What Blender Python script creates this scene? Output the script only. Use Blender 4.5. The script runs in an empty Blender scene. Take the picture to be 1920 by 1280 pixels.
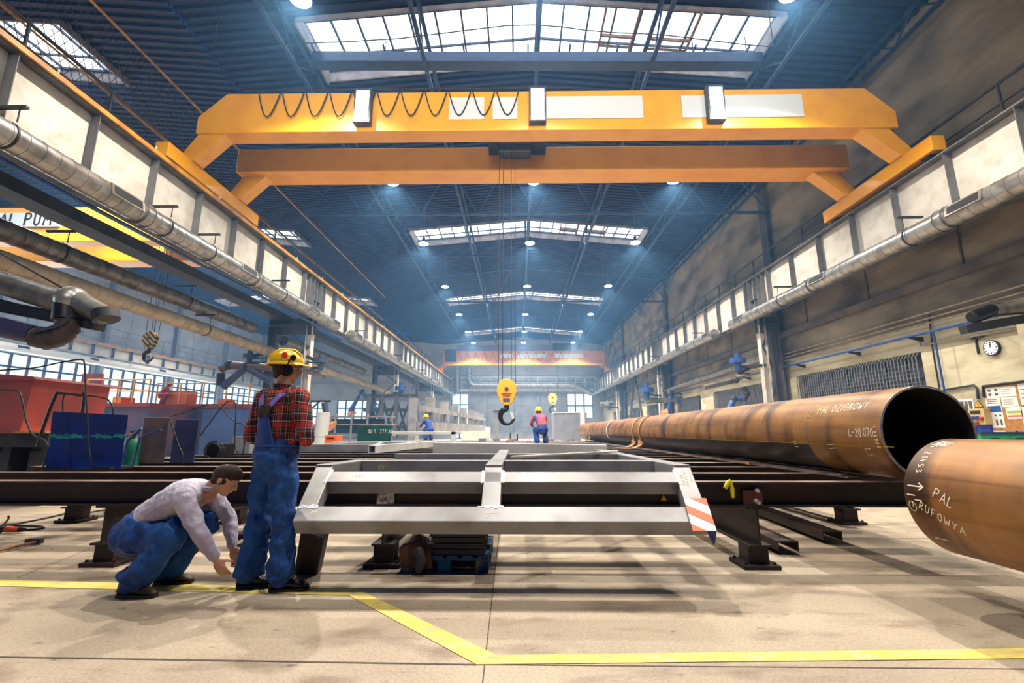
import bpy, bmesh, math, random
from mathutils import Vector, Matrix, Euler, noise
R = math.radians
random.seed(7)
scn = bpy.context.scene
COL = scn.collection

# ---------------------------------------------------------------- camera
CAM_LOC = Vector((0, 0, 1.18))
PITCH, YAW = 11.14, 0.725
cd = bpy.data.cameras.new('camera'); cam = bpy.data.objects.new('camera', cd); COL.objects.link(cam)
cd.sensor_width = 36; cd.lens = 16.0; cd.clip_start = .05; cd.clip_end = 400
cam.location = CAM_LOC; cam.rotation_euler = Euler((R(90 + PITCH), 0, R(YAW)))
scn.camera = cam
FPX = 16.0 / 36 * 1920
CROT = cam.rotation_euler.to_matrix()

def P(px, py, X=None, Y=None, Z=None):
    """point on the ray of a photo pixel at a given world X, Y or Z"""
    d = CROT @ Vector((px - 960, 640 - py, -FPX))
    if Y is not None: t = Y / d.y
    elif X is not None: t = X / d.x
    else: t = (Z - CAM_LOC.z) / d.z
    return CAM_LOC + d * t

# ---------------------------------------------------------------- view, world, sun
scn.view_settings.view_transform = 'Standard'
scn.view_settings.look = 'None'
scn.view_settings.gamma = 1
scn.view_settings.exposure = 0.1
scn.view_settings.use_curve_mapping = False
scn.cycles.use_denoising = True
scn.cycles.max_bounces = 6
scn.cycles.diffuse_bounces = 1
scn.cycles.glossy_bounces = 3
scn.cycles.transmission_bounces = 3
scn.cycles.transparent_max_bounces = 8
scn.cycles.volume_bounces = 0
scn.cycles.sample_clamp_indirect = 4
scn.cycles.caustics_reflective = False
scn.cycles.caustics_refractive = False
w = bpy.data.worlds.new('world'); scn.world = w; w.use_nodes = True
bg = w.node_tree.nodes['Background']
bg.inputs[0].default_value = (.05, .22, .85, 1); bg.inputs[1].default_value = 0.16

def light(name, kind, loc, energy, color=(1, 1, 1), parent=None, rot=(0, 0, 0), **kw):
    l = bpy.data.lights.new(name, kind); l.energy = energy; l.color = color
    for k, v in kw.items(): setattr(l, k, v)
    o = bpy.data.objects.new(name, l); o.location = loc; o.rotation_euler = rot
    COL.objects.link(o)
    if parent: o.parent = parent
    return o
WARM = (1.0, .91, .78); COOL = (.72, .88, 1.0)
SKY_Y = [14.2, 32.2, 50.2, 68.2]
# daylight falling through the roof glazing of the hall and of the side bay, and through the windows
for y in SKY_Y:
    light('daylight_roof', 'AREA', (.83, y + 1.5, 15.8), 380 if y < 20 else (800 if y < 40 else 2600), COOL, shape='RECTANGLE', size=17, size_y=2.6, spread=R(125))
for y in SKY_Y[:3]:
    light('daylight_bay_roof', 'AREA', (-25, y + 1.5, 15.8), 1000, COOL, shape='RECTANGLE', size=17, size_y=2.6)
light('daylight_side_windows', 'AREA', (-38.8, 38, 5), 3600, (.8, .93, 1), rot=(0, R(-90), 0), shape='RECTANGLE', size=5, size_y=70)
# added fill lamp high behind the camera, brightens the crane and girders
light('added_rear_fill', 'AREA', (.8, -9, 12), 1100, (1, .95, .86), rot=(R(90), 0, 0), shape='RECTANGLE', size=16, size_y=4, spread=R(75))

# ---------------------------------------------------------------- helpers
ORG = {}
def origin(o): return ORG.get(o, Vector((0, 0, 0)))

class MB:
    def __init__(s): s.v = []; s.f = []; s.m = []; s.sm = []
    def add(s, vs, fs, m=0, smooth=False):
        b = len(s.v); s.v += [tuple(q) for q in vs]
        for f in fs: s.f.append([b + i for i in f]); s.m.append(m); s.sm.append(smooth)
        return s
    def box(s, x0, x1, y0, y1, z0, z1, m=0):
        return s.obox(Vector(((x0 + x1) / 2, (y0 + y1) / 2, (z0 + z1) / 2)), (abs(x1 - x0) / 2, abs(y1 - y0) / 2, abs(z1 - z0) / 2), None, m)
    def obox(s, c, h, M=None, m=0):
        vs = []
        for k in range(8):
            q = Vector(((h[0] if k & 1 else -h[0]), (h[1] if k & 2 else -h[1]), (h[2] if k & 4 else -h[2])))
            if M is not None: q = M @ q
            vs.append(Vector(c) + q)
        return s.add(vs, [(0, 2, 3, 1), (4, 5, 7, 6), (0, 1, 5, 4), (2, 6, 7, 3), (0, 4, 6, 2), (1, 3, 7, 5)], m)
    def frame(s, p0, p1, up=(0, 0, 1)):
        p0 = Vector(p0); p1 = Vector(p1); d = (p1 - p0).normalized(); u = Vector(up)
        if abs(d.dot(u)) > .98: u = Vector((0, 1, 0)) if abs(d.y) < .9 else Vector((1, 0, 0))
        a = d.cross(u).normalized(); b = a.cross(d).normalized()
        return p0, p1, a, b
    def bar(s, p0, p1, wd, hg, up=(0, 0, 1), m=0):
        p0, p1, a, b = s.frame(p0, p1, up)
        return s.sweep([[-wd / 2, -hg / 2], [wd / 2, -hg / 2], [wd / 2, hg / 2], [-wd / 2, hg / 2]], p0, p1, a, b, m)
    def sweep(s, prof, p0, p1, a, b, m=0, smooth=False):
        n = len(prof)
        vs = [p + a * q[0] + b * q[1] for p in (p0, p1) for q in prof]
        fs = [(i, (i + 1) % n, n + (i + 1) % n, n + i) for i in range(n)]
        fs += [tuple(range(n))[::-1], tuple(range(n, 2 * n))]
        return s.add(vs, fs, m, smooth)
    def ibeam(s, p0, p1, wd, hg, t=.015, up=(0, 0, 1), m=0):
        p0, p1, a, b = s.frame(p0, p1, up); W, H = wd / 2, hg / 2; q = t / 2
        prof = [(-W, -H), (W, -H), (W, -H + t), (q, -H + t), (q, H - t), (W, H - t), (W, H), (-W, H), (-W, H - t), (-q, H - t), (-q, -H + t), (-W, -H + t)]
        return s.sweep(prof, p0, p1, a, b, m)
    def channel(s, p0, p1, wd, hg, t=.015, up=(0, 0, 1), m=0):
        p0, p1, a, b = s.frame(p0, p1, up); W, H = wd / 2, hg / 2
        prof = [(-W, -H), (-W + t, -H), (-W + t, H - t), (W - t, H - t), (W - t, -H), (W, -H), (W, H), (-W, H)]
        return s.sweep(prof, p0, p1, a, b, m)
    def tube(s, pts, r, n=10, m=0, closed=False, caps=True):
        pts = [Vector(p) for p in pts]; k = len(pts)
        rs = r if isinstance(r, (list, tuple)) else [r] * k
        prev = None; rings = []
        for i, p in enumerate(pts):
            if closed: t = pts[(i + 1) % k] - pts[i - 1]
            else: t = pts[min(i + 1, k - 1)] - pts[max(i - 1, 0)]
            t.normalize()
            if prev is None:
                u = Vector((0, 0, 1)) if abs(t.z) < .9 else Vector((1, 0, 0))
                a = t.cross(u).normalized()
            else: a = (prev - t * prev.dot(t)).normalized()
            prev = a; b = t.cross(a)
            rings.append([p + (a * math.cos(2 * math.pi * j / n) + b * math.sin(2 * math.pi * j / n)) * rs[i] for j in range(n)])
        vs = [q for rg in rings for q in rg]
        fs = []
        for i in range(k if closed else k - 1):
            i2 = (i + 1) % k
            for j in range(n): fs.append((i * n + j, i * n + (j + 1) % n, i2 * n + (j + 1) % n, i2 * n + j))
        s.add(vs, fs, m, True)
        if caps and not closed:
            s.add(rings[0], [tuple(range(n))[::-1]], m); s.add(rings[-1], [tuple(range(n))], m)
        return s
    def cyl(s, p0, p1, r, n=16, m=0, r2=None): return s.tube([p0, p1], [r, r if r2 is None else r2], n, m)
    def ball(s, c, r, m=0, n=12, M=None):
        c = Vector(c); rr = (r, r, r) if not isinstance(r, (tuple, list)) else r
        vs = []; fs = []; k = n // 2 + 1
        for i in range(k):
            th = math.pi * i / (k - 1)
            for j in range(n):
                ph = 2 * math.pi * j / n
                q = Vector((rr[0] * math.sin(th) * math.cos(ph), rr[1] * math.sin(th) * math.sin(ph), rr[2] * math.cos(th)))
                vs.append(c + (M @ q if M is not None else q))
        for i in range(k - 1):
            for j in range(n): fs.append((i * n + j, (i + 1) * n + j, (i + 1) * n + (j + 1) % n, i * n + (j + 1) % n))
        return s.add(vs, fs, m, True)
    def loft(s, rings, m=0, smooth=True, caps=True):
        n = len(rings[0]); vs = [q for rg in rings for q in rg]; fs = []
        for i in range(len(rings) - 1):
            for j in range(n): fs.append((i * n + j, i * n + (j + 1) % n, (i + 1) * n + (j + 1) % n, (i + 1) * n + j))
        if caps: fs += [tuple(range(n))[::-1], tuple(range((len(rings) - 1) * n, len(rings) * n))]
        return s.add(vs, fs, m, smooth)
    def prism(s, pts, d, m=0):
        """polygon of 3D points pushed along vector d"""
        n = len(pts); d = Vector(d); pts = [Vector(p) for p in pts]
        vs = pts + [p + d for p in pts]
        fs = [tuple(range(n))[::-1], tuple(range(n, 2 * n))] + [(i, (i + 1) % n, n + (i + 1) % n, n + i) for i in range(n)]
        return s.add(vs, fs, m)
    def quad(s, a, b, c, d, m=0): return s.add([a, b, c, d], [(0, 1, 2, 3)], m)
    def build(s, name, mats, parent=None, bevel=0, fix=True):
        me = bpy.data.meshes.new(name)
        og = origin(parent) if parent else Vector((0, 0, 0))
        me.from_pydata([(a - og.x, b - og.y, c - og.z) for a, b, c in s.v], [], s.f)
        if not isinstance(mats, (list, tuple)): mats = [mats]
        for q in mats: me.materials.append(q)
        for p, i, sm in zip(me.polygons, s.m, s.sm): p.material_index = i; p.use_smooth = sm
        if fix:
            bm = bmesh.new(); bm.from_mesh(me); bmesh.ops.recalc_face_normals(bm, faces=bm.faces); bm.to_mesh(me); bm.free()
        o = bpy.data.objects.new(name, me); COL.objects.link(o)
        if parent: o.parent = parent; ORG[o] = og
        if bevel:
            b = o.modifiers.new('bevel', 'BEVEL'); b.width = bevel; b.segments = 2; b.limit_method = 'ANGLE'; b.angle_limit = R(40)
        return o

def tag(o, label, cat, group=None):
    o['label'] = label; o['category'] = cat
    if group: o['group'] = group
    return o
def thing(name, label, cat, loc=(0, 0, 0), group=None):
    o = bpy.data.objects.new(name, None); COL.objects.link(o); o.location = loc; ORG[o] = Vector(loc)
    o.empty_display_size = .2
    return tag(o, label, cat, group)
def struct(o): o['kind'] = 'structure'; return o
def cp(o, parent=None, d=(0, 0, 0), rz=None):
    c = o.copy(); COL.objects.link(c); c.parent = parent
    c.location = o.location + Vector(d)
    if parent is not None: ORG[c] = origin(parent)
    return c
def dup(root, loc, label, rz=None, group=None):
    r = root.copy(); COL.objects.link(r); r.location = loc; r['label'] = label
    if rz is not None: r.rotation_euler = (0, 0, rz)
    if group: r['group'] = group
    for ch in [o for o in root.children]:
        c = ch.copy(); COL.objects.link(c); c.parent = r
        for g in [o for o in ch.children]:
            e = g.copy(); COL.objects.link(e); e.parent = c
    return r

# ---------------------------------------------------------------- materials
def s2l(c):
    return tuple(((v / 255) / 12.92 if v / 255 <= .04045 else ((v / 255 + .055) / 1.055) ** 2.4) for v in c)
def mat(name, rgb, rough=.6, metal=0, rgb2=None, scale=3, stretch=(1, 1, 1), bump=0, bscale=None, lo=.4, hi=.65, rgb3=None, s3=.8, detail=6, emit=None, es=1, coat=0):
    m = bpy.data.materials.new(name); m.use_nodes = True; nt = m.node_tree; N = nt.nodes; L = nt.links
    b = N['Principled BSDF']; c = s2l(rgb)
    b.inputs['Base Color'].default_value = (*c, 1); b.inputs['Roughness'].default_value = rough; b.inputs['Metallic'].default_value = metal
    if coat: b.inputs['Coat Weight'].default_value = coat; b.inputs['Coat Roughness'].default_value = .15
    if emit:
        b.inputs['Emission Color'].default_value = (*s2l(emit), 1); b.inputs['Emission Strength'].default_value = es
    if rgb2 or bump:
        tc = N.new('ShaderNodeTexCoord'); mp = N.new('ShaderNodeMapping'); mp.inputs['Scale'].default_value = stretch
        L.new(tc.outputs['Object'], mp.inputs[0])
    if rgb2:
        nz = N.new('ShaderNodeTexNoise'); nz.inputs['Scale'].default_value = scale; nz.inputs['Detail'].default_value = detail
        L.new(mp.outputs[0], nz.inputs['Vector'])
        cr = N.new('ShaderNodeValToRGB'); cr.color_ramp.elements[0].position = lo; cr.color_ramp.elements[1].position = hi
        cr.color_ramp.elements[0].color = (*c, 1); cr.color_ramp.elements[1].color = (*s2l(rgb2), 1)
        L.new(nz.outputs[0], cr.inputs[0]); out = cr.outputs[0]
        if rgb3:
            n3 = N.new('ShaderNodeTexNoise'); n3.inputs['Scale'].default_value = s3; n3.inputs['Detail'].default_value = 5
            L.new(mp.outputs[0], n3.inputs['Vector'])
            c3 = N.new('ShaderNodeValToRGB'); c3.color_ramp.elements[0].position = .48; c3.color_ramp.elements[1].position = .7
            L.new(n3.outputs[0], c3.inputs[0])
            mx = N.new('ShaderNodeMix'); mx.data_type = 'RGBA'
            L.new(c3.outputs[0], mx.inputs[0]); L.new(out, mx.inputs[6]); mx.inputs[7].default_value = (*s2l(rgb3), 1)
            out = mx.outputs[2]
        L.new(out, b.inputs['Base Color'])
    if bump:
        nb = N.new('ShaderNodeTexNoise'); nb.inputs['Scale'].default_value = bscale or scale * 3; nb.inputs['Detail'].default_value = 5
        L.new(mp.outputs[0], nb.inputs['Vector'])
        bp = N.new('ShaderNodeBump'); bp.inputs['Strength'].default_value = bump; bp.inputs['Distance'].default_value = .03
        L.new(nb.outputs[0], bp.inputs['Height']); L.new(bp.outputs[0], b.inputs['Normal'])
    return m
def emis(name, rgb, s):
    m = bpy.data.materials.new(name); m.use_nodes = True; nt = m.node_tree; nt.nodes.clear()
    e = nt.nodes.new('ShaderNodeEmission'); o = nt.nodes.new('ShaderNodeOutputMaterial')
    e.inputs[0].default_value = (*s2l(rgb), 1); e.inputs[1].default_value = s; nt.links.new(e.outputs[0], o.inputs[0]); return m

M = {}
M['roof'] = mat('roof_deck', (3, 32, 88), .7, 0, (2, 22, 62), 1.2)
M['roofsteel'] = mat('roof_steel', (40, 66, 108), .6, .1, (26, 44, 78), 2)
M['girder'] = mat('girder_paint', (218, 212, 202), .6, 0, (200, 193, 182), .8, bump=.05, rgb3=(190, 180, 166), s3=2.2)
M['gflange'] = mat('girder_flange_paint', (112, 112, 114), .6, 0, (80, 78, 78), 1.5)
M['yellow'] = mat('crane_yellow', (255, 176, 14), .42, 0, (240, 152, 14), 1.2, lo=.45, hi=.8, coat=.2)
M['yellowrail'] = mat('yellow_rail_paint', (222, 150, 40), .5, 0, (170, 108, 44), 2)
M['orange'] = mat('crane_orange', (228, 146, 56), .5, 0, (212, 126, 48), 1)
M['darksteel'] = mat('dark_steel', (52, 54, 60), .55, .3, (36, 37, 42), 2)
M['railsteel'] = mat('handrail_steel', (74, 78, 88), .5, .3, (52, 54, 62), 3)
M['galv'] = mat('galvanised_duct', (168, 166, 162), .34, .75, (128, 126, 124), 3, bump=.12, bscale=6)
M['galvd'] = mat('dull_galvanised_duct', (130, 126, 120), .42, .6, (86, 84, 84), 3, bump=.15, bscale=6)
M['beige'] = mat('beige_duct', (178, 164, 140), .45, .2, (148, 134, 112), 2, bump=.1, bscale=5)
M['concwall'] = mat('old_plaster', (158, 145, 124), .9, 0, (84, 76, 68), .55, stretch=(1, .6, 1.4), bump=.7, bscale=1.6, rgb3=(134, 122, 108), s3=.5, detail=10)
M['whitewash'] = mat('whitewashed_plaster', (206, 197, 168), .9, 0, (150, 140, 116), .9, stretch=(1, .5, 1.6), lo=.45, hi=.75, bump=.5, bscale=3, rgb3=(170, 158, 132), s3=1.6, detail=10)
M['pilaster'] = mat('pilaster_steel', (92, 90, 92), .6, .2, (68, 66, 70), 1)
M['panelwall'] = mat('wall_cladding', (196, 198, 206), .7, 0, (176, 178, 188), .6)
M['endwall'] = mat('end_wall_cladding', (170, 164, 158), .7, 0, (148, 142, 138), .4)
M['door'] = mat('door_panel', (140, 136, 136), .6, 0, (116, 113, 114), .6)
M['concblock'] = mat('precast_concrete', (186, 188, 168), .9, 0, (152, 150, 132), 1)
M['black'] = mat('black_rubber', (22, 22, 25), .6)
M['glass_sky'] = emis('daylit_roof_glass', (240, 250, 255), 3.2)
M['glass_win'] = emis('daylit_window_glass', (205, 238, 250), 1.5)
M['lampglow'] = emis('lamp_lens', (240, 248, 255), 60)
M['mullion'] = mat('window_bars', (52, 66, 88), .6)
M['curb'] = mat('skylight_curb', (150, 142, 146), .7, 0, (120, 112, 116), 2)
M['white'] = mat('white_plate', (226, 226, 222), .5)
M['platform'] = mat('platform_rusty_steel', (40, 33, 36), .55, .3, (76, 50, 44), 2.5, lo=.45, hi=.75, stretch=(.5, 1, 1), rgb3=(34, 30, 34), s3=1.2)
M['platformtop'] = mat('platform_worn_top', (150, 132, 122), .4, .5, (104, 88, 82), 4, stretch=(.5, 1, 1))
M['rawsteel'] = mat('raw_grey_steel', (150, 150, 154), .4, .25, (132, 131, 134), 1.6, rgb3=(120, 117, 117), s3=3, bump=.03)
M['rawsteel2'] = mat('pale_raw_steel', (206, 206, 204), .45, .15, (180, 180, 178), 1.6)
M['weld'] = mat('ground_weld', (196, 200, 210), .35, .4, (160, 166, 182), 20, bump=.3, bscale=60)
M['chalk'] = mat('white_chalk', (240, 228, 206), .9)
M['chalky'] = mat('yellow_chalk', (208, 190, 60), .9)
M['inkgrey'] = mat('pencil_marks', (88, 84, 84), .9)
M['red'] = mat('primer_red', (190, 66, 42), .6, 0, (150, 52, 40), .8)
M['bluep'] = mat('blue_paint', (26, 74, 158), .45, 0, (18, 52, 120), 2)
M['pipeblue'] = mat('blue_pipe', (32, 84, 160), .4, 0, (22, 60, 120), 3)
M['hookblack'] = mat('black_hook', (30, 30, 34), .35, .5)
M['strap'] = mat('webbing_sling', (178, 132, 92), .85, 0, (150, 106, 74), 8)
M['wood'] = mat('timber', (170, 130, 92), .8, 0, (130, 96, 66), 6, stretch=(1, .2, 1))
M['cable'] = mat('black_cable', (18, 19, 24), .5)
# ================================================================ SETTING
# floor with slabs, joints, stains (procedural)
fm = bpy.data.materials.new('concrete_floor'); fm.use_nodes = True
def floor_nodes():
    nt = fm.node_tree; N = nt.nodes; L = nt.links; b = N['Principled BSDF']
    tc = N.new('ShaderNodeTexCoord')
    def nz(sc, det=8, st=(1, 1, 1)):
        mp = N.new('ShaderNodeMapping'); mp.inputs['Scale'].default_value = st; L.new(tc.outputs['Object'], mp.inputs[0])
        n = N.new('ShaderNodeTexNoise'); n.inputs['Scale'].default_value = sc; n.inputs['Detail'].default_value = det; L.new(mp.outputs[0], n.inputs['Vector']); return n.outputs[0]
    def ramp(x, p0, p1, c0, c1):
        r = N.new('ShaderNodeValToRGB'); r.color_ramp.elements[0].position = p0; r.color_ramp.elements[1].position = p1
        r.color_ramp.elements[0].color = (*s2l(c0), 1); r.color_ramp.elements[1].color = (*s2l(c1), 1); L.new(x, r.inputs[0]); return r.outputs[0]
    def mix(f, a, c, blend='MIX'):
        m = N.new('ShaderNodeMix'); m.data_type = 'RGBA'; m.blend_type = blend
        if hasattr(f, 'links'): L.new(f, m.inputs[0])
        else: m.inputs[0].default_value = f
        L.new(a, m.inputs[6]); L.new(c, m.inputs[7]); return m.outputs[2]
    base = ramp(nz(.7), .35, .68, (164, 148, 130), (198, 183, 160))
    st = ramp(nz(2.6, 12, (.6, 1.3, 1)), .52, .72, (255, 255, 255), (176, 164, 156))
    c = mix(1.0, base, st, 'MULTIPLY')
    sp = ramp(nz(16, 6, (.45, 1, 1)), .66, .74, (255, 255, 255), (130, 118, 112))
    c = mix(.8, c, sp, 'MULTIPLY')
    fine = ramp(nz(60, 3), .3, .8, (255, 255, 255), (214, 208, 202))
    c = mix(1.0, c, fine, 'MULTIPLY')
    L.new(c, b.inputs['Base Color']); b.inputs['Roughness'].default_value = .55
    bp = N.new('ShaderNodeBump'); bp.inputs['Strength'].default_value = .15; bp.inputs['Distance'].default_value = .01
    L.new(nz(30, 6), bp.inputs['Height']); L.new(bp.outputs[0], b.inputs['Normal'])
floor_nodes()
b = MB(); b.box(-40, 14.6, -8, 78, -.3, 0)
FLOOR = struct(b.build('floor', fm))
# slab joints and painted lines (belong to the floor)
b = MB()
def floor_strip(mb, p, q, wd, z):
    p = Vector(p); q = Vector(q); d = (q - p).normalized(); a = Vector((-d.y, d.x, 0)) * wd / 2
    mb.quad(p - a + Vector((0, 0, z)), q - a + Vector((0, 0, z)), q + a + Vector((0, 0, z)), p + a + Vector((0, 0, z)))
j0 = P(0, 1225, Z=0); j1 = P(900, 1246, Z=0); j2 = P(1920, 1250, Z=0)
floor_strip(b, (j0.x - 3, j0.y + .02, 0), (j1.x, j1.y, 0), .014, .0015); floor_strip(b, (j1.x, j1.y, 0), (j2.x + 3, j2.y - .03, 0), .008, .0015)
k0 = P(905, 1279, Z=0); k1 = P(936, 1000, Z=0)
kd = (k1 - k0).normalized()
floor_strip(b, tuple(k0 - kd), tuple(k0 + kd * 7), .007, .0015)
for yy in (5.5, 8.9, 12.5):
    floor_strip(b, (-12, yy, 0), (13, yy, 0), .008, .0015)
a_ = P(0, 1084, Z=0); c_ = P(200, 1020, Z=0)
floor_strip(b, tuple(P(30, 1084, Z=0)), tuple(P(200, 1016, Z=0)), .008, .0015)
struct(b.build('floor_joint', mat('joint_filler', (84, 72, 66), .9), FLOOR))
ym = mat('worn_yellow_line_paint', (222, 200, 92), .6, 0, (186, 168, 100), 9, lo=.5, hi=.72, stretch=(.6, 1.3, 1), rgb3=(196, 178, 140), s3=14)
b = MB()
def wp(px, py): q = P(px, py, Z=0); q.z = .003; return q
def poly(mb, pts): mb.add(pts, [tuple(range(len(pts)))])
wa, wb, wc, wd_ = wp(668, 1104), wp(655, 1117), wp(893, 1246), wp(932, 1229)
poly(b, [wp(-700, 1079), wp(0, 1099), wb, wa, wp(0, 1087), wp(-700, 1066)])
poly(b, [wb, wc, wd_, wa])
poly(b, [wc, wp(1920, 1235), wp(2700, 1221), wp(2700, 1204), wp(1920, 1216), wd_])
struct(b.build('floor_line', ym, FLOOR))

# roofs: corrugated deck with cut-outs for glazing
XC, XCB = .83, -26.0
def roof_z(x, c): return 17.0 - .089 * abs(x - c)
def corrugated(name, xs, c, y0, y1):
    b = MB(); pitch = .36; n = int((y1 - y0) / pitch)
    prof = []
    for k in range(n):
        y = y0 + k * pitch
        prof += [(y, 0), (y + .14, 0), (y + .18, .1), (y + .32, .1)]
    prof.append((y0 + n * pitch, 0))
    def hole(y, xa, xb):
        return any(s - .05 < y < s + 3.0 for s in SKY_Y) and abs((xa + xb) / 2 - c) < 9.05
    for i in range(len(prof) - 1):
        (ya, za), (yb, zb) = prof[i], prof[i + 1]
        for xa, xb in zip(xs[:-1], xs[1:]):
            if hole((ya + yb) / 2, xa, xb): continue
            b.quad((xa, ya, roof_z(xa, c) + za), (xb, ya, roof_z(xb, c) + za), (xb, yb, roof_z(xb, c) + zb), (xa, yb, roof_z(xa, c) + zb))
    return struct(b.build(name, M['roof'], fix=False))
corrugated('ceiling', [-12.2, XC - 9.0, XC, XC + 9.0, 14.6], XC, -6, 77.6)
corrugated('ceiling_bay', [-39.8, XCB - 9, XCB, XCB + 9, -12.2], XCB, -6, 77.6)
# roof glazing
def skylight(c, y, idx, rust=False):
    w_ = struct(MB().quad((c - 9, y, roof_z(9, 0) + .45), (c, y, 17.45), (c, y + 2.9, 17.45), (c - 9, y + 2.9, roof_z(9, 0) + .45))
                .quad((c, y, 17.45), (c + 9, y, roof_z(9, 0) + .45), (c + 9, y + 2.9, roof_z(9, 0) + .45), (c, y + 2.9, 17.45)).build('window_%d' % idx, M['glass_sky'], fix=False))
    b = MB()
    for s in (-1, 1):
        for k in range(0, 10):
            x = c + s * k * 1.0; z = roof_z(x, c) + .40
            b.bar((x, y, z), (x, y + 2.9, z), .07 if k else .16, .1)
        for yy in (y + .45, y + 2.1, y + 2.85):
            b.bar((c, yy, 17.36), (c + s * 9, yy, roof_z(c + 9, c) + .36), .06, .09)
    b.build('glazing_bars', M['mullion'], w_)
    b = MB()
    for s in (-1, 1):
        for yy in (y - .03, y + 2.93):
            b.prism([(c, yy - .03, 16.86), (c + s * 9, yy - .03, 16.86 - .8), (c + s * 9, yy - .03, 16.86 - .2), (c, yy - .03, 17.46)], (0, .06, 0))
        x = c + s * 9.02
        b.box(x - .04, x + .04, y - .05, y + 2.95, 15.95, 16.75)
    b.build('curb', M['curb'], w_)
    if rust:
        b = MB()
        for (xa, xb) in ((2.6, 3.9), (4.6, 6.2)):
            za, zb = roof_z(c + xa, c) + .3, roof_z(c + xb, c) + .3
            b.bar((c + xa, y + 1.7, za), (c + xb, y + 1.7, zb), .07, .12); b.bar((c + xa, y + 2.2, za), (c + xb, y + 2.2, zb), .05, .1)
            b.bar((c + xa, y + .4, za), (c + xa, y + 2.8, za), .07, .12); b.bar((c + xb, y + .4, zb), (c + xb, y + 2.8, zb), .07, .12)
        b.build('vent_sash', mat('rusty_sash', (150, 112, 96), .8, 0, (112, 86, 80), 6), w_)
for i, y in enumerate(SKY_Y): skylight(XC, y, i + 1, rust=(i < 2))
for i, y in enumerate(SKY_Y[:3]): skylight(XCB, y, i + 5)

# right wall: old plaster with openings for barred windows
WX = 14.3
def wall_quad(b, y0, y1, z0, z1):
    if z0 < 4.9: b.box(WX, WX + .4, y0, y1, z0, min(z1, 4.9), 1)
    if z1 > 4.9: b.box(WX, WX + .4, y0, y1, max(z0, 4.9), z1, 0)
b = MB()
WINS = [(25.2, 33.5), (16.1, 23.3), (36, 41), (44, 51), (54, 59), (62, 69)]
ys = sorted(WINS); cur = -6
for (a0, a1) in ys:
    wall_quad(b, cur, a0, 0, 17); cur = a1
    wall_quad(b, a0, a1, 3.95, 17); wall_quad(b, a0, a1, 0, 1.3)
wall_quad(b, cur, 78, 0, 17)
WALLR = struct(b.build('wall_right', [M['concwall'], M['whitewash']]))
dark = mat('dim_frosted_glass', (72, 74, 84), .3, 0, (40, 42, 52), 1.4)
for i, (a0, a1) in enumerate(ys):
    b = MB(); b.box(WX + .3, WX + .36, a0, a1, 1.3, 3.95)
    wn = struct(b.build('window_%d' % (i + 8), dark))
    b = MB(); n = int((a1 - a0) / 1.02)
    for k in range(n + 1):
        y = a0 + (a1 - a0) * k / n; b.box(WX + .22, WX + .3, y - .05, y + .05, 1.3, 3.95)
    for z in (1.3, 2.2, 3.1, 3.9): b.box(WX + .22, WX + .3, a0, a1, z - .04, z + .04)
    b.build('window_frame', M['mullion'], wn)
    b = MB(); k = 0; y = a0 + .1
    while y < a1 - .05:
        b.bar((WX - .12, y, 1.4), (WX - .12, y, 3.8), .03, .03); b.bar((WX - .12, y, 3.78), (WX + .02, y, 3.95), .03, .03)
        y += .16 if i < 3 else .3
    for z in [1.6 + q * (.16 if i < 3 else .4) for q in range(13 if i < 3 else 5)]: b.bar((WX - .13, a0 + .05, z), (WX - .13, a1 - .05, z), .012, .012)
    b.build('window_grille', mat('grille_steel', (120, 120, 124), .5, .3), wn)
# pilasters (trim) on the right wall
n_t = 1
for y in (6, 24.4, 42.4, 60.4):
    b = MB(); b.box(WX - .2, WX, y - .12, y + .12, 0, 15.6); b.box(WX - .27, WX - .18, y - .35, y + .35, 0, 15.6)
    struct(b.build('trim_%d' % n_t, M['pilaster'])); n_t += 1
# recessed darker band below the crane walkway: ledge and joints
b = MB(); b.box(WX - .25, WX, -4, 77, 6.05, 6.35)
for y in range(-2, 77, 4): b.box(WX - .04, WX + .01, y - .03, y + .03, 6.35, 9.0)
struct(b.build('trim_%d' % n_t, mat('ledge', (110, 100, 92), .8, 0, (84, 76, 72), 1))); n_t += 1
# side wall piece near the notice board
b = MB(); b.box(WX - .5, WX, 11.2, 12.45, 0, 4.15); struct(b.build('trim_%d' % n_t, M['whitewash'])); n_t += 1

# far end wall across hall and bay
YE = 77.0
b = MB(); b.box(-39.8, 14.6, YE, YE + .4, 7.6, 17)
def wq(px0, px1, py0, py1):
    a = P(px0, py1, Y=YE); c = P(px1, py0, Y=YE); return a.x, c.x, max(0, a.z), c.z
wl = wq(845, 879, 738, 822); wr = wq(1063, 1111, 738, 772)
b.box(-39.8, wl[0] - 0, YE, YE + .4, 6.3, 7.6); b.box(wl[0], 14.6, YE, YE + .4, 7.4, 7.6)
b.box(wl[1], wr[0], YE, YE + .4, 0, 7.4); b.box(wr[0], 14.6, YE, YE + .4, 0, 3.3)
b.box(wr[1], 14.6, YE, YE + .4, 3.3, 7.4)
b.box(-39.8, wl[0] - .01, YE, YE + .4, 0, 2.2)
WALLE = struct(b.build('wall_back', M['endwall']))
b = MB()
for z in (9.2, 10.5, 12.2, 13.5): b.box(-39, 14.2, YE - .1, YE, z - .08, z + .08)
for x in (-9.8, -4, 1.5, 7, 12.5): b.box(x - .15, x + .15, YE - .15, YE, 7.6, 15.6)
struct(b.build('trim_%d' % n_t, mat('girts', (150, 146, 146), .7))); n_t += 1
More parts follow.
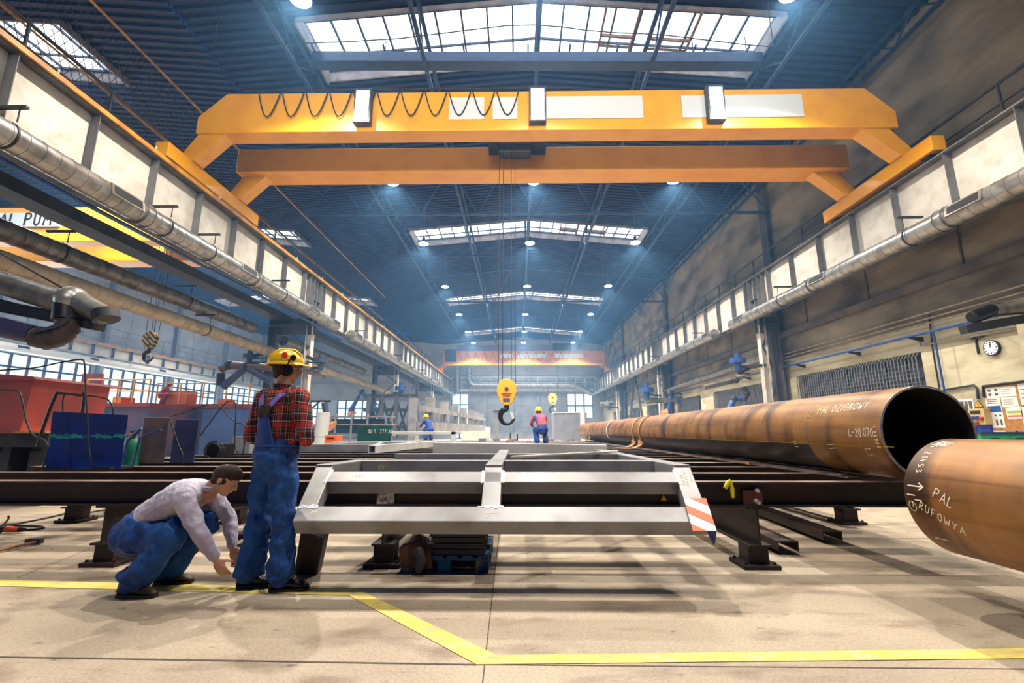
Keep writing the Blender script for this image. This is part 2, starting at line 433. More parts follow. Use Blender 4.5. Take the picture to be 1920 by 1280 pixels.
def endwin(x0, x1, z0, z1, nx, nz, idx, nm=None):
    b = MB(); b.box(x0, x1, YE + .2, YE + .25, z0, z1); o = struct(b.build('window_%d' % idx, M['glass_win']))
    b = MB()
    for k in range(nx + 1): x = x0 + (x1 - x0) * k / nx; b.box(x - .09, x + .09, YE + .02, YE + .2, z0, z1)
    for k in range(nz + 1): z = z0 + (z1 - z0) * k / nz; b.box(x0, x1, YE + .02, YE + .2, z - .09, z + .09)
    b.build('window_frame', M['mullion'], o)
endwin(wl[0], wl[1], 0, 7.4, 2, 4, 20); endwin(wr[0], wr[1], 3.3, 7.4, 3, 2, 21)
x = -39.4; k = 22
while x < -12:
    if x < -24: endwin(x, x + 7, 2.2, 6.3, 5, 3, k)
    x += 9; k += 1
b = MB()
dl = wq(882, 914, 738, 801); dr = wq(915, 1062, 738, 822)
b.box(dl[0], dl[1], YE - .3, YE, 1.5, 7.2)
struct(b.build('door_1', M['door']))
b = MB(); n = 3
for k in range(n):
    xa = dr[0] + (dr[1] - dr[0]) * k / n; xb = dr[0] + (dr[1] - dr[0]) * (k + 1) / n
    b.box(xa + .04, xb - .04, YE - .25, YE, 0, 7.3)
    for z in (1.8, 3.6, 5.4): b.box(xa + .04, xb - .04, YE - .28, YE - .24, z - .03, z + .03)
struct(b.build('door_2', M['door']))

struct(MB().box(-39.8, wl[0], YE + .3, YE + .4, 2.2, 6.3).build('wall_back_infill', M['panelwall']))
# left side bay: outer wall with long glazing
LX = -39.6
b = MB(); b.box(LX - .4, LX, -6, 78, 0, 1.4); b.box(LX - .4, LX, -6, 78, 7.2, 17)
for y in range(6, 78, 9): b.box(LX - .4, LX + .05, y - .45, y + .45, 1.3, 7.3)
struct(b.build('wall_left', M['panelwall']))
k = 30; prev = -3
for y in list(range(6, 78, 9)) + [78]:
    y0, y1 = prev + .45, y - .45
    if y1 - y0 < 1: prev = y; continue
    b = MB(); b.box(LX - .3, LX - .25, y0, y1, 1.4, 7.2); o = struct(b.build('window_%d' % k, M['glass_win'])); k += 1
    b = MB()
    for q in range(7): yy = y0 + (y1 - y0) * q / 6; b.box(LX - .25, LX - .1, yy - .07, yy + .07, 1.4, 7.2)
    for z in (1.4, 2.6, 3.8, 5.4, 6.15, 7.2): b.box(LX - .25, LX - .1, y0, y1, z - .07, z + .07)
    b.build('window_frame', mat('bay_window_bars', (86, 74, 92), .6), o)
    prev = y
b = MB()
for y in range(-3, 77, 3): b.box(LX, LX + .02, y - .03, y + .03, 9, 16)
for z in (11, 13.2): b.box(LX, LX + .02, -6, 77, z - .03, z + .03)
for y in range(6, 78, 9): b.box(LX, LX + .5, y - .2, y + .2, 0, 16)
struct(b.build('trim_%d' % n_t, mat('cladding_joints', (150, 156, 172), .7))); n_t += 1

# ================================================================ RUNWAY GIRDERS
GZ0, GZ1 = 7.25, 9.38
def runway(x, s, side, y0=-4.0, y1=76.5):
    """s = direction towards the hall centre"""
    t = thing('crane_runway_girder', 'long pale crane runway girder with stiffener ribs, %s side of the hall' % side, 'girder', (x, 0, GZ0), 'crane runway girders of the hall')
    b = MB(); b.box(x - .01, x + .01, y0, y1, GZ0, GZ1); b.build('web', M['girder'], t)
    b = MB(); b.box(x - .28, x + .28, y0, y1, GZ1, GZ1 + .04); b.box(x - .04, x + .04, y0, y1, GZ1 + .04, GZ1 + .2); b.build('top_flange', M['gflange'], t)
    b = MB(); b.box(x - .26, x + .26, y0, y1, GZ0 - .04, GZ0); b.build('bottom_flange', M['gflange'], t)
    def ribm(yy, wd=.25, bev=.16):
        q = MB(); xi = x + s * .011
        q.prism([(xi, yy, GZ0), (xi, yy, GZ1), (xi + s * wd, yy, GZ1), (xi + s * wd, yy, GZ0 + .3), (xi + s * (wd - bev), yy, GZ0 + .02)], (0, .02, 0)); return q
    rb = ribm(.5).build('stiffener', M['gflange'], t)
    k = 0
    y = 2.5
    ylist = []
    while y < y1: ylist.append(y); y += 2.0
    for y in ylist: cp(rb, t, (0, y - .5, 0))
    for yc in (24.0, 42.0, 60.0):
        for dy in (-.9, -.45, .45, .9): cp(rb, t, (0, yc + dy - .5, 0))
        b = MB(); b.box(x + s * .01, x + s * .2, yc - .45, yc + .45, 8.2, 8.22); b.box(x + s * .01, x + s * .2, yc - .02, yc + .02, GZ0, GZ1); b.build('splice_plate', M['gflange'], t)
    if s > 0:
        b = MB(); b.bar((x + .33, y0, GZ1 + .08), (x + .33, y1, GZ1 + .08), .06, .13)
        b.build('power_rail', M['yellowrail'], t)
        b = MB()
        for y in range(0, 76, 3): b.bar((x + .28, y + .3, GZ1 + .02), (x + .28, y + .3, GZ1 + .3), .03, .03)
        b.build('rail_clips', M['white'], t)["kind"] = 'stuff'
    return t
GXL, GXR = -11.25, 13.05
runway(GXL, 1, 'left'); runway(GXR, -1, 'right')
def walkway(x0, x1, xr, side):
    t = thing('service_walkway', 'steel service walkway with handrail along the %s crane runway' % side, 'walkway', (x0, 0, 9.0), 'crane runway walkways')
    b = MB(); b.box(x0, x1, -4, 76.5, 9.0, 9.06); b.build('deck', M['darksteel'], t)
    b = MB(); b.box(xr - .03, xr + .03, 0, .05, 9.06, 10.7); pst = b.build('post', M['railsteel'], t)
    for k in range(1, 34): cp(pst, t, (0, k * 2.25, 0))
    for z, nm, r in ((10.7, 'top_rail', .045), (10.1, 'mid_rail', .03)):
        b = MB(); b.tube([(xr, -4, z), (xr, 76.5, z)], r, 8); b.build(nm, M['railsteel'], t)
    return t
walkway(GXL - .9, GXL - .29, GXL - .35, 'left')
walkway(GXR + .29, WX - .02, GXR + .38, 'right')
# left: far yellow top rail seen behind the handrail and the protective net
t = thing('protective_net', 'wire mesh net hanging beyond the left crane runway below the roof', 'net', (-12.1, 0, 9.4))
b = MB()
for k in range(120):
    y = 2 + k * .28
    b.bar((-12.12, y, 9.4), (-12.12, y + 1.9, 13.2), .012, .012, up=(1, 0, 0)); b.bar((-12.12, y, 9.4), (-12.12, y - 1.9, 13.2), .012, .012, up=(1, 0, 0))
o = b.build('mesh', M['railsteel'], t)
b = MB(); b.tube([(-12.12, 0, 13.2), (-12.12, 40, 13.2)], .04, 6); b.tube([(-12.12, 0, 11.0), (-12.12, 40, 11.0)], .03, 6); b.build('edge_rope', M['yellowrail'], t)

# ---- spiral ducts
def duct(name, label, pts, r, m, ring=.35, vents=(), collars=(), straps=(), caps=(True, True), s=1, vent_m=None, group=None):
    t = thing(name, label, 'duct', pts[0], group)
    b = MB()
    # body with fine seams
    p0, p1 = Vector(pts[0]), Vector(pts[-1])
    b.tube(pts, r, 24)
    if ring:
        for a, c in zip(pts[:-1], pts[1:]):
            a, c = Vector(a), Vector(c); L_ = (c - a).length; d = (c - a).normalized(); n = int(L_ / ring)
            for k in range(1, n): q = a + d * k * ring; b.cyl(q - d * .012, q + d * .012, r + .008, 24)
    b.build('duct_body', m, t)
    y_dir = (p1 - p0).normalized()
    for q in vents:
        c = p0 + y_dir * ((q - p0.y) / y_dir.y)
        ax = Vector((s * .97, 0, .2)).normalized() if s else Vector((0, 0, -1))
        up = ax.cross(y_dir).normalized()
        Mx = Matrix((y_dir, up, ax)).transposed()
        b = MB(); b.obox(c + ax * (r - .01), (.52, .15, .035), Mx); o = b.build('vent_frame', m, t)
        b = MB(); b.obox(c + ax * (r + .022), (.44, .105, .012), Mx)
        g = b.build('grille', M['black'], o)
    for q in collars:
        c = p0 + y_dir * ((q - p0.y) / y_dir.y)
        b = MB(); b.cyl(c - y_dir * .12, c + y_dir * .12, r + .03, 24); b.cyl(c - y_dir * .15, c - y_dir * .12, r + .05, 24); b.cyl(c + y_dir * .12, c + y_dir * .15, r + .05, 24)
        b.build('collar', m, t)
    for q in straps:
        c = p0 + y_dir * ((q - p0.y) / y_dir.y)
        b = MB(); b.cyl(c - y_dir * .02, c + y_dir * .02, r + .02, 20)
        b.bar(c + Vector((-s * .45, 0, r + .35)), c + Vector((s * .35, 0, r + .35)), .08, .06); b.bar(c + Vector((s * .2, 0, r)), c + Vector((s * .2, 0, r + .35)), .02, .02)
        b.build('hanger', M['darksteel'], t)
    return t
DL = GXL + .62; DR = GXR - .62; DZ = 7.2
fr = lambda a, b_, n: [a + (b_ - a) * k / n for k in range(n + 1)]
duct('air_duct', 'silver spiral air duct with slot vents under the left crane girder, nearest run', [(DL, -2, DZ), (DL, 25.8, DZ)], .3, M['galv'], .33, (4.9, 11.0, 16.6, 22.4, 25.2), (11.8, 5.6, 17.4), (8.3, 12.6, 14.6, 19.5), s=1)
duct('air_duct', 'silver spiral air duct under the left crane girder, far run reaching the end wall', [(DL, 28.2, DZ), (DL, 76, DZ)], .3, M['galv'], .7, tuple(range(29, 76, 5)), tuple(range(33, 76, 10)), (30, 40, 50, 60), s=1)
duct('air_duct', 'silver spiral air duct with slot vents under the right crane girder, nearest run', [(DR, -2, DZ), (DR, 25.8, DZ)], .3, M['galv'], .33, (5.5, 11.6, 17.8, 24.6), (12.4, 6.2, 18.6), (13.6, 9, 20.7), s=-1)
duct('air_duct', 'silver spiral air duct under the right crane girder, far run reaching the end wall', [(DR, 28.2, DZ), (DR, 75.4, DZ)], .3, M['galv'], .7, tuple(range(29, 76, 5)), tuple(range(33, 76, 10)), (31, 41, 51, 61), s=-1)
e1 = P(1078, 722, Y=75.8); e2 = P(880, 722, Y=75.8); e3 = P(879, 690, Y=75.8)
duct('air_duct', 'thick silver air duct running across the far end wall above the doors', [(DR, 75.6, DZ), (e1.x, 75.8, e1.z), (e2.x + .6, 75.8, e1.z), (e2.x, 75.8, e1.z + .6), (e2.x, 75.8, e3.z)], .42, M['galv'], 0, s=0)
e4 = P(857, 740, Y=75.8); e5 = P(857, 686, Y=75.8)
duct('air_duct', 'vertical silver air duct rising at the far left corner of the hall', [(e4.x, 75.8, DZ), (e4.x, 75.8, e5.z)], .42, M['galv'], 0, s=0)
duct('extraction_duct', 'dark spiral extraction duct in the side bay hung above the beige duct', [(-13.0, -2, 6.15), (-13.0, 21.6, 6.15)], .28, M['galvd'], .3, s=1, straps=(12, 17))
duct('extraction_duct', 'long beige spiral extraction duct in the side bay behind the columns', [(-12.8, -2, 5.45), (-12.8, 45, 5.0)], .25, M['beige'], .3, s=1, straps=(18,))
duct('extraction_duct', 'dark spiral duct beyond the first left column, ending in a funnel', [(-13.0, 24.6, 6.1), (-13.0, 38, 6.1)], .28, M['galvd'], .5, s=1)
q0 = P(0, 655, X=LX + 1.3); 
duct('extraction_duct', 'long pale duct with slot vents above the windows of the side bay', [(LX + 1.2, 10, 7.45), (LX + 1.2, 76, 7.45)], .35, M['white'], 1.2, (34, 40, 48, 58), (30, 44, 60), s=1)
# ================================================================ COLUMNS, TRUSSES, LAMPS
def column(x, x2, y, label, group):
    t = thing('lattice_column', label, 'column', ((x + x2) / 2, y, 0), group)
    b = MB(); b.ibeam((x, y, 0), (x, y, GZ0 - .04), .34, .34, .03, up=(1, 0, 0)); b.build('inner_leg', M['girder'], t)
    b = MB(); b.ibeam((x2, y, 0), (x2, y, GZ0 - .04), .34, .4, .03, up=(1, 0, 0)); b.build('outer_leg', M['pilaster'], t)
    zs = [.4, 2.2, 3.9, 5.6, 7.0]
    for k in range(4):
        b = MB(); a, c = (x, x2) if k % 2 else (x2, x)
        b.bar((a, y, zs[k]), (c, y, zs[k + 1]), .09, .09); b.build('brace', M['pilaster'], t)
    b = MB(); b.box(min(x, x2) - .3, max(x, x2) + .3, y - .35, y + .35, GZ0 - .5, GZ0 - .45); b.box(min(x, x2) - .3, max(x, x2) + .3, y - .02, y + .02, GZ0 - .95, GZ0 - .05)
    b.build('cap', M['pilaster'], t)
    b = MB(); b.box(min(x, x2) - .4, max(x, x2) + .4, y - .4, y + .4, 0, .06); b.build('base_plate', M['pilaster'], t)
    return t
nm = {6: 'first', 24: 'nearest visible', 42: 'second visible', 60: 'third visible'}
for y in (24, 42, 60):
    column(GXL, GXL - 2.0, y, '%s lattice column on the left, under the crane girder' % nm[y].capitalize(), 'columns under the left girder')
    column(GXR, GXR + .6, y, '%s lattice column on the right, in front of the plaster wall' % nm[y].capitalize(), 'columns under the right girder')
def vbrace(x, y, side):
    t = thing('bracing', 'V-shaped steel bracing under the %s crane girder between two columns' % side, 'bracing', (x, y, 0))
    for s in (-1, 1):
        b = MB(); b.bar((x, y + s * .25, GZ0 - .1), (x, y + s * 3.7, .3), .22, .22, up=(1, 0, 0)); b.build('strut', M['pilaster'], t)
    b = MB(); b.box(x - .14, x + .14, y - .5, y + .5, GZ0 - .35, GZ0 - .05); b.build('gusset', M['pilaster'], t)
vbrace(GXR, 51, 'right'); vbrace(GXL, 50, 'left'); 

def truss_x(y, label, xa=-12.1, xb=14.2, zb=13.3, c=XC):
    t = thing('roof_truss', label, 'truss', (c, y, zb), 'cross trusses of the roof')
    b = MB(); b.bar((xa, y, zb), (xb, y, zb), .14, .12); b.build('bottom_chord', M['roofsteel'], t)
    b = MB()
    for s, xe in ((-1, xa), (1, xb)): b.bar((c, y, 16.7), (xe, y, roof_z(xe, c) - .3), .14, .14)
    b.build('top_chord', M['roofsteel'], t)
    n = 8
    for k in range(n):
        x0 = xa + (xb - xa) * k / n; x1 = xa + (xb - xa) * (k + 1) / n; xm = (x0 + x1) / 2
        b = MB(); b.bar((x0, y, zb), (xm, y, roof_z(xm, c) - .35), .07, .07); b.bar((xm, y, roof_z(xm, c) - .35), (x1, y, zb), .07, .07)
        b.build('brace', M['roofsteel'], t)
    return t
for y, l in ((24, 'steel roof truss crossing the hall just in front of the second skylight'), (42, 'steel roof truss crossing the hall in front of the third skylight'), (60, 'steel roof truss crossing the hall in front of the farthest skylight')):
    truss_x(y, l)
def truss_y(x, zt, zb, label, y0=-4, y1=76.5, step=3.0):
    t = thing('purlin_truss', label, 'truss', (x, 0, zb), 'lengthwise trusses of the roof')
    b = MB(); b.bar((x, y0, zb), (x, y1, zb), .15, .1); b.build('bottom_chord', M['roofsteel'], t)
    b = MB(); b.bar((x, y0, zt), (x, y1, zt), .14, .1); b.build('top_chord', M['roofsteel'], t)
    b = MB(); b.bar((x, 0, zb), (x, step / 2, zt), .06, .06); b.bar((x, step / 2, zt), (x, step, zb), .06, .06); o = b.build('brace', M['roofsteel'], t)
    for k in range(1, int((y1) / step)): cp(o, t, (0, k * step, 0))
truss_y(XC - 4.4, 16.45, 15.2, 'lengthwise roof truss left of the hall ridge')
truss_y(XC + 4.4, 16.45, 15.2, 'lengthwise roof truss right of the hall ridge')
truss_y(XC, 16.85, 16.0, 'lengthwise roof truss along the hall ridge')
truss_y(XC - 9.3, 16.0, 14.9, 'lengthwise roof truss at the left end of the skylights')
truss_y(XC + 9.3, 16.0, 14.9, 'lengthwise roof truss at the right end of the skylights')
truss_y(WX - .5, 15.7, 14.9, 'lengthwise lattice girder close to the right plaster wall', step=1.8)
# big dark cross beam box under nearest skylight with lamp bodies
t = thing('heater_beam', 'big dark horizontal beam hung across the roof below the nearest skylight', 'beam', (XC, 15.6, 15))
pa = P(590, 112, Y=15.4); pb = P(1425, 116, Y=15.4)
b = MB(); b.bar((pa.x, 15.4, pa.z - .05), (pb.x, 15.4, pb.z), .5, .42); b.build('beam_body', mat('beam_navy', (40, 58, 92), .5, .2, (30, 44, 74), 2), t)
for px in (590, 722, 870, 990, 1068, 1157, 1300, 1400):
    q = P(px, 100, Y=15.4); b = MB(); b.bar((q.x, 15.4, q.z), (q.x, 15.4, 16.4), .025, .025); b.bar((q.x, 15.1, q.z + .1), (q.x, 15.7, q.z + .1), .06, .1); b.build('hanger', M['roofsteel'], t)
t = thing('light_strip_pipe', 'thin pale pipe hanging across the roof beyond the second skylight', 'pipe', (0, 30.7, 13.9))
pa = P(745, 481, Y=30.7); pb = P(985, 478, Y=30.7); b = MB(); b.tube([pa, pb, pb + Vector((0, 0, 2.6))], .07, 8); b.tube([pa, pa + Vector((0, 0, 2.3))], .04, 8); b.build('pipe_body', M['roofsteel'], t)
# hanging wire lines under near skylight
t = thing('overhead_cable', 'slack cable strung across the roof under the nearest skylight', 'cable', (XC, 13.6, 14.5))
b = MB(); pts = [P(400, 98, Y=13.4) + Vector((0, 0, 1.6))] + [P(400 + k * 50, [98, 95, 88, 82, 80, 78, 75, 72, 66, 60, 54, 48, 47, 50, 57, 61, 63, 66, 72, 78, 84, 88][k], Y=13.4) for k in range(22)]; pts.append(pts[-1] + Vector((0, 0, 2.0))); b.tube(pts, .02, 5); b.build('cable_run', M['darksteel'], t)

# lamps
LROWS = [2.0, 10.9, 20.8, 28.4, 37.6, 47.2, 55.8, 63.0]
LX3 = [(-6.25, 'left'), (.83, 'middle'), (7.8, 'right')]
def make_lamp(x, y, z, label, group):
    t = thing('high_bay_lamp', label, 'lamp', (x, y, z), group)
    b = MB(); b.cyl((x, y, z + .03), (x, y, z + .22), .32, 20, r2=.12); b.cyl((x, y, z + .22), (x, y, z + .45), .1, 12); b.build('housing', M['railsteel'], t)
    b = MB(); b.cyl((x, y, z), (x, y, z + .03), .30, 20); b.build('lens', M['lampglow'], t)
    b = MB(); b.cyl((x, y, z + .45), (x, y, z + 3.35), .02, 8); b.build('hanging_rod', M['railsteel'], t)
    return t
ORD = ['first', 'second', 'third', 'fourth', 'fifth', 'sixth', 'seventh', 'eighth']
lamp0 = None
for i, y in enumerate(LROWS):
    for x, sd in LX3:
        lab = '%s glowing roof lamp in the %s cross row of lamps counted from the camera' % (sd.capitalize(), ORD[i])
        if sd == 'middle' and i == 1: y_, z_ = 10.2, 13.4
        else: y_, z_ = y, 13.4
        if lamp0 is None: lamp0 = make_lamp(x, y_, z_, lab, 'roof lamps of the hall'); o = lamp0
        else: o = dup(lamp0, (x, y_, z_), lab)
        light('lamp_light', 'SPOT', (0, 0, -.06), 1100 if i == 0 else (3400 if i < 6 else 5200), WARM, parent=o, spot_size=R(128), spot_blend=.55, shadow_soft_size=.1)
k = 0
for y in (19, 29, 47):
    for x in (-20, -31):
        o = dup(lamp0, (x, y, 13.4), 'Glowing roof lamp over the side bay, %s pair, %s one' % (('nearest', 'middle', 'farthest')[k // 2], 'hall-side' if x == -20 else 'outer'), group='roof lamps of the side bay'); k += 1
        light('lamp_light', 'SPOT', (0, 0, -.06), 2600, (1, .9, .85), parent=o, spot_size=R(135), spot_blend=.5, shadow_soft_size=.2)

# ================================================================ CRANES
def crane(y0, wb, x0, x1, mats, label, zg=11.15, hA=1.5, hB=1.0, twin=True, base=GZ1 + .2, carr=True, endtaper=True, wA=.65):
    t = thing('overhead_crane', label, 'crane', ((x0 + x1) / 2, y0, base))
    # main girder
    b = MB(); tp = .9 if endtaper else .05
    b.prism([(x0 + .3, y0, zg + hA * .4), (x0 + .3 + tp, y0, zg + hA), (x1 - .3 - tp, y0, zg + hA), (x1 - .3, y0, zg + hA * .4), (x1 - .3, y0, zg), (x0 + .3, y0, zg)], (0, wA, 0))
    b.build('main_girder', mats, t, bevel=.02)
    if twin:
        b = MB(); b.box(x0 + .2, x1 - .2, y0 + wb - .9, y0 + wb + .1, zg, zg + hB); b.build('second_girder', mats, t, bevel=.02)
    for sd, x in (('l', x0), ('r', x1)):
        s = 1 if sd == 'l' else -1
        b = MB(); b.box(x - .22, x + .22, y0 - .9, y0 + wb + .9, base + .12, base + .62); cr = b.build('end_carriage', mats, t, bevel=.02)
        for yy in (y0 - .5, y0 + wb + .5):
            b = MB(); b.cyl((x - .1, yy, base + .205), (x + .1, yy, base + .205), .2, 16); b.build('wheel', M['darksteel'], cr)
        for yy in ((y0 + .1, y0 + wb - .6) if twin else (y0 + .1,)):
            b = MB(); b.prism([(x - .3, yy, base + .6), (x + .3, yy, base + .6), (x + s * .9 + .35, yy, zg + .02), (x + s * .9 - .55, yy, zg + .02)], (0, .5, 0)); b.build('leg', mats, t)
    return t
C1 = crane(13.7, 3.3, GXL, GXR, M['yellow'], 'big yellow twin-girder overhead crane spanning the hall above the worker')
b = MB()
for k in range(38):
    xx = -9.4 + k * .24
b = MB()
# festoon loops along the left half
for k in range(11):
    xa = -8.9 + k * .82; xb = xa + .76
    pts = [(xa + (xb - xa) * q / 8, 13.62, 12.62 - .95 * math.sin(math.pi * q / 8)) for q in range(9)]
    b = MB(); b.tube(pts, .022, 6); b.build('festoon_loop', M['cable'], C1)
b = MB(); b.bar((-9.4, 13.6, 12.68), (2, 13.6, 12.68), .05, .05); b.build('festoon_rail', M['darksteel'], C1)
for x0_, x1_ in ((P(842, 200, Y=13.68).x, P(908, 200, Y=13.68).x), (P(924, 200, Y=13.68).x, P(970, 200, Y=13.68).x), (P(1024, 200, Y=13.68).x, P(1205, 200, Y=13.68).x), (P(1278, 200, Y=13.68).x, P(1505, 200, Y=13.68).x)):
    b = MB(); b.box(x0_, x1_, 13.66, 13.7, 11.55, 12.4); b.build('sign_plate', M['white'], C1)['label'] = 'blank white plate'
for px in (680, 1008, 1343):  # added glowing boxes standing in for glare of the roof lamps beyond
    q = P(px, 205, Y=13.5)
    b = MB(); b.box(q.x - .28, q.x + .28, 13.42, 13.66, 11.3, 12.6); o = b.build('glare_streak_box', M['railsteel'], C1)
    b = MB(); b.box(q.x - .22, q.x + .22, 13.4, 13.42, 11.35, 12.5); b.build('glare_streak_glow', emis('lamp_glare_glow', (240, 250, 255), 3), o)
b = MB(); b.box(-.9, .9, 14.45, 16.0, 11.9, 12.5); b.box(-.7, .5, 14.5, 15.9, 11.5, 11.9); b.box(-1.1, 1.1, 14.4, 16.1, 11.8, 11.92); tr = b.build('trolley', M['darksteel'], C1)
b = MB(); b.cyl((-.7, 15.2, 11.65), (.5, 15.2, 11.65), .28, 20); b.build('rope_drum', M['hookblack'], tr)
# far crane
C2 = crane(66.0, .1, GXL, GXR, M['orange'], 'distant orange overhead crane in front of the far end wall', zg=10.9, hA=1.85, twin=False, endtaper=False, wA=.9)
b = MB(); b.box(GXL + .5, GXR - .5, 65.9, 66.95, 10.7, 10.92); b.build('lower_flange', M['yellow'], C2)
for px0, px1 in ((938, 961), (969, 1026), (1040, 1094)):
    b = MB(); b.box(P(px0, 668, Y=65.95).x, P(px1, 668, Y=65.95).x, 65.93, 66.0, 11.75, 12.35); b.build('sign_plate', M['white'], C2)['label'] = 'blank white plate'
for k in range(13):
    xa = -8.6 + k * 1.25; pts = [(xa + 1.2 * q / 8, 65.9, 12.55 - 1.3 * math.sin(math.pi * q / 8)) for q in range(9)]
    b = MB(); b.tube(pts, .025, 5); b.build('festoon_loop', M['cable'], C2)
b = MB(); b.box(-10.6, -9.0, 65.4, 65.9, 11.2, 12.9); b.build('hoist_cabinet', M['darksteel'], C2); b = MB(); b.box(5.2, 7.8, 65.4, 66.8, 12.75, 13.8); b.build('hoist_cabinet', M['darksteel'], C2)
b = MB(); b.box(-9, 5.2, 66.2, 66.7, 12.76, 13.7); b.build('walkway_panel', mat('panel_mauve', (120, 110, 130), .7), C2)
# side bay crane
C3 = crane(20.0, 3.4, -37.5, -13.4, M['yellow'], 'yellow overhead crane over the side bay with black lettering', zg=10.0, hA=1.75, hB=1.2, endtaper=False)
b = MB(); b.box(-27, P(112, 410, Y=19.9).x, 19.93, 20.0, 10.75, 11.45); b.build('sign_plate', M['white'], C3)['label'] = 'white strip with black letters TAL PUM'
hpx = P(282, 638, Y=21.7).x; b = MB(); b.box(hpx - .8, hpx + .8, 20.5, 22.6, 10.9, 11.9); b.build('trolley', M['darksteel'], C3)

# ropes and hooks
def hookshape(b, c, s, m=0):
    pts = []; rs = []
    for k in range(15):
        a = R(95 - k * 19.5); pts.append((c[0] - s * .24 * math.cos(a), c[1], c[2] + s * .26 * math.sin(a))); rs.append(s * (.12 - .006 * k if k < 12 else .05))
    rs[0] = s * .09; b.tube(pts, rs, 10, m)
def hook(loc, s, topz, ropes, label, colm, marks=False, striped=False):
    x, y, z = loc
    t = thing('hook_block', label, 'crane hook', (x, y, z), 'crane hooks')
    b = MB(); prof = []
    for k in range(20):
        a = 2 * math.pi * k / 20; prof.append(Vector((x + s * (.34 - (.06 if math.sin(a) < 0 else 0)) * math.cos(a), y - s * .14, z + s * .46 * (abs(math.sin(a)) ** .7) * (1 if math.sin(a) > 0 else -1))))
    b.prism(prof, (0, s * .1, 0)); b.prism([p + Vector((0, s * .18, 0)) for p in prof], (0, s * .1, 0))
    b.build('side_plates', colm, t, bevel=.012 * s)
    b = MB(); b.cyl((x, y - s * .04, z + s * .08), (x, y + s * .04, z + s * .08), s * .3, 20); b.build('sheave', M['hookblack'], t)
    b = MB(); b.cyl((x, y - s * .17, z + s * .1), (x, y + s * .17, z + s * .1), s * .07, 12); b.box(x - s * .12, x + s * .12, y - s * .155, y - s * .14, z - s * .34, z - s * .22); b.build('pin', M['railsteel'], t)
    b = MB(); b.cyl((x, y, z - s * .62), (x, y, z - s * .4), s * .09, 12); hookshape(b, (x + s * .02, y, z - s * .84), s); b.build('hook', M['hookblack'], t)
    b = MB(); b.bar((x + s * .16, y - s * .03, z - s * .7), (x + s * .24, y - s * .03, z - s * .92), s * .09, s * .04, up=(0, 1, 0)); b.build('safety_latch', M['rawsteel2'], t)
    for dx, dy in ropes:
        b = MB(); b.cyl((x + dx * s, y + dy, z + s * .3), (x + dx * s, y + dy, topz), .014 * max(s, .8), 6); b.build('rope', M['cable'], t)
    return t
H1 = hook((P(950, 735, Y=15.2).x, 15.2, P(950, 735, Y=15.2).z), .95, 11.6, ((-.3, 0), (-.15, .1), (.16, 0), (.3, .1)), 'large yellow hook block with black hook hanging in the middle of the hall', M['yellow'])
if True:
    hz = H1.location; b = MB()
    for dz, wd in ((-.06, .28), (-.13, .2)): b.box(hz.x - wd * .6, hz.x + wd * .6, hz.y - .155, hz.y - .134, hz.z + dz - .015, hz.z + dz + .015)
    b.build('red_lettering_bars', M['red'], H1)
hk = P(1043, 748, Y=60); hook((hk.x, 66.4, P(1043, 748, Y=66.4).z), 3.0 * .62, 10.9, ((-.4, 0), (.4, 0)), 'small distant yellow hook block hanging from the far orange crane', M['yellow'])
strp = bpy.data.materials.new('hazard_stripes'); strp.use_nodes = True
def stripes(m, c1, c2, sc, ax=(1, 0, 1)):
    N = m.node_tree.nodes; L = m.node_tree.links; b = N['Principled BSDF']; tc = N.new('ShaderNodeTexCoord'); dt = N.new('ShaderNodeVectorMath'); dt.operation = 'DOT_PRODUCT'
    L.new(tc.outputs['Object'], dt.inputs[0]); dt.inputs[1].default_value = ax
    mu = N.new('ShaderNodeMath'); mu.operation = 'MULTIPLY'; mu.inputs[1].default_value = sc; L.new(dt.outputs['Value'], mu.inputs[0])
    fr_ = N.new('ShaderNodeMath'); fr_.operation = 'FRACT'; L.new(mu.outputs[0], fr_.inputs[0])
    gt = N.new('ShaderNodeMath'); gt.operation = 'GREATER_THAN'; gt.inputs[1].default_value = .5; L.new(fr_.outputs[0], gt.inputs[0])
    mx = N.new('ShaderNodeMix'); mx.data_type = 'RGBA'; L.new(gt.outputs[0], mx.inputs[0]); mx.inputs[6].default_value = (*s2l(c1), 1); mx.inputs[7].default_value = (*s2l(c2), 1)
    L.new(mx.outputs[2], b.inputs['Base Color']); b.inputs['Roughness'].default_value = .5
stripes(strp, (214, 160, 60), (44, 36, 34), 4.2)
hp = P(282, 638, Y=21.7); hook((hp.x, 21.7, hp.z), .95, 11.0, ((-.3, 0), (-.1, .1), (.12, 0), (.3, .1)), 'yellow and black striped hook block hanging in the side bay', strp)
# ================================================================ WORK PLATFORM
TZ = .73
t = thing('work_platform', 'low assembly platform of parallel dark steel beams on stools filling the hall floor', 'platform', (0, 4.3, 0))
XL, XR = -6.3, 4.25
ylist = [4.34 + .86 * k for k in range(22)]
def crossbeam(y, xl, xr, h=.21):
    b = MB(); b.ibeam((xl, y, TZ - h / 2), (xr, y, TZ - h / 2), .15, h, .016)
    return b
for i, y in enumerate(ylist):
    b = crossbeam(y, XL, XR); b.box(XL, XR, y - .075, y + .075, TZ - .004, TZ + .002, 1)
    b.build('cross_beam', [M['platform'], M['platformtop']], t)
bear = []
for x in (-3.72, -1.2, 2.12):
    b = MB(); b.ibeam((x, 4.28, .35), (x, 22.4, .35), .2, .335, .018, up=(0, 0, 1)); b.build('bearer', M['platform'], t)
    bear.append((x, [4.42, 6.3, 9.6, 13, 17, 21]))
for x in (-5.9, 4.3):
    b = MB(); b.ibeam((x, 6.2, .35), (x, 22.4, .35), .2, .335, .018); b.build('bearer', M['platform'], t)
    bear.append((x, [6.35, 9.6, 13, 17, 21]))
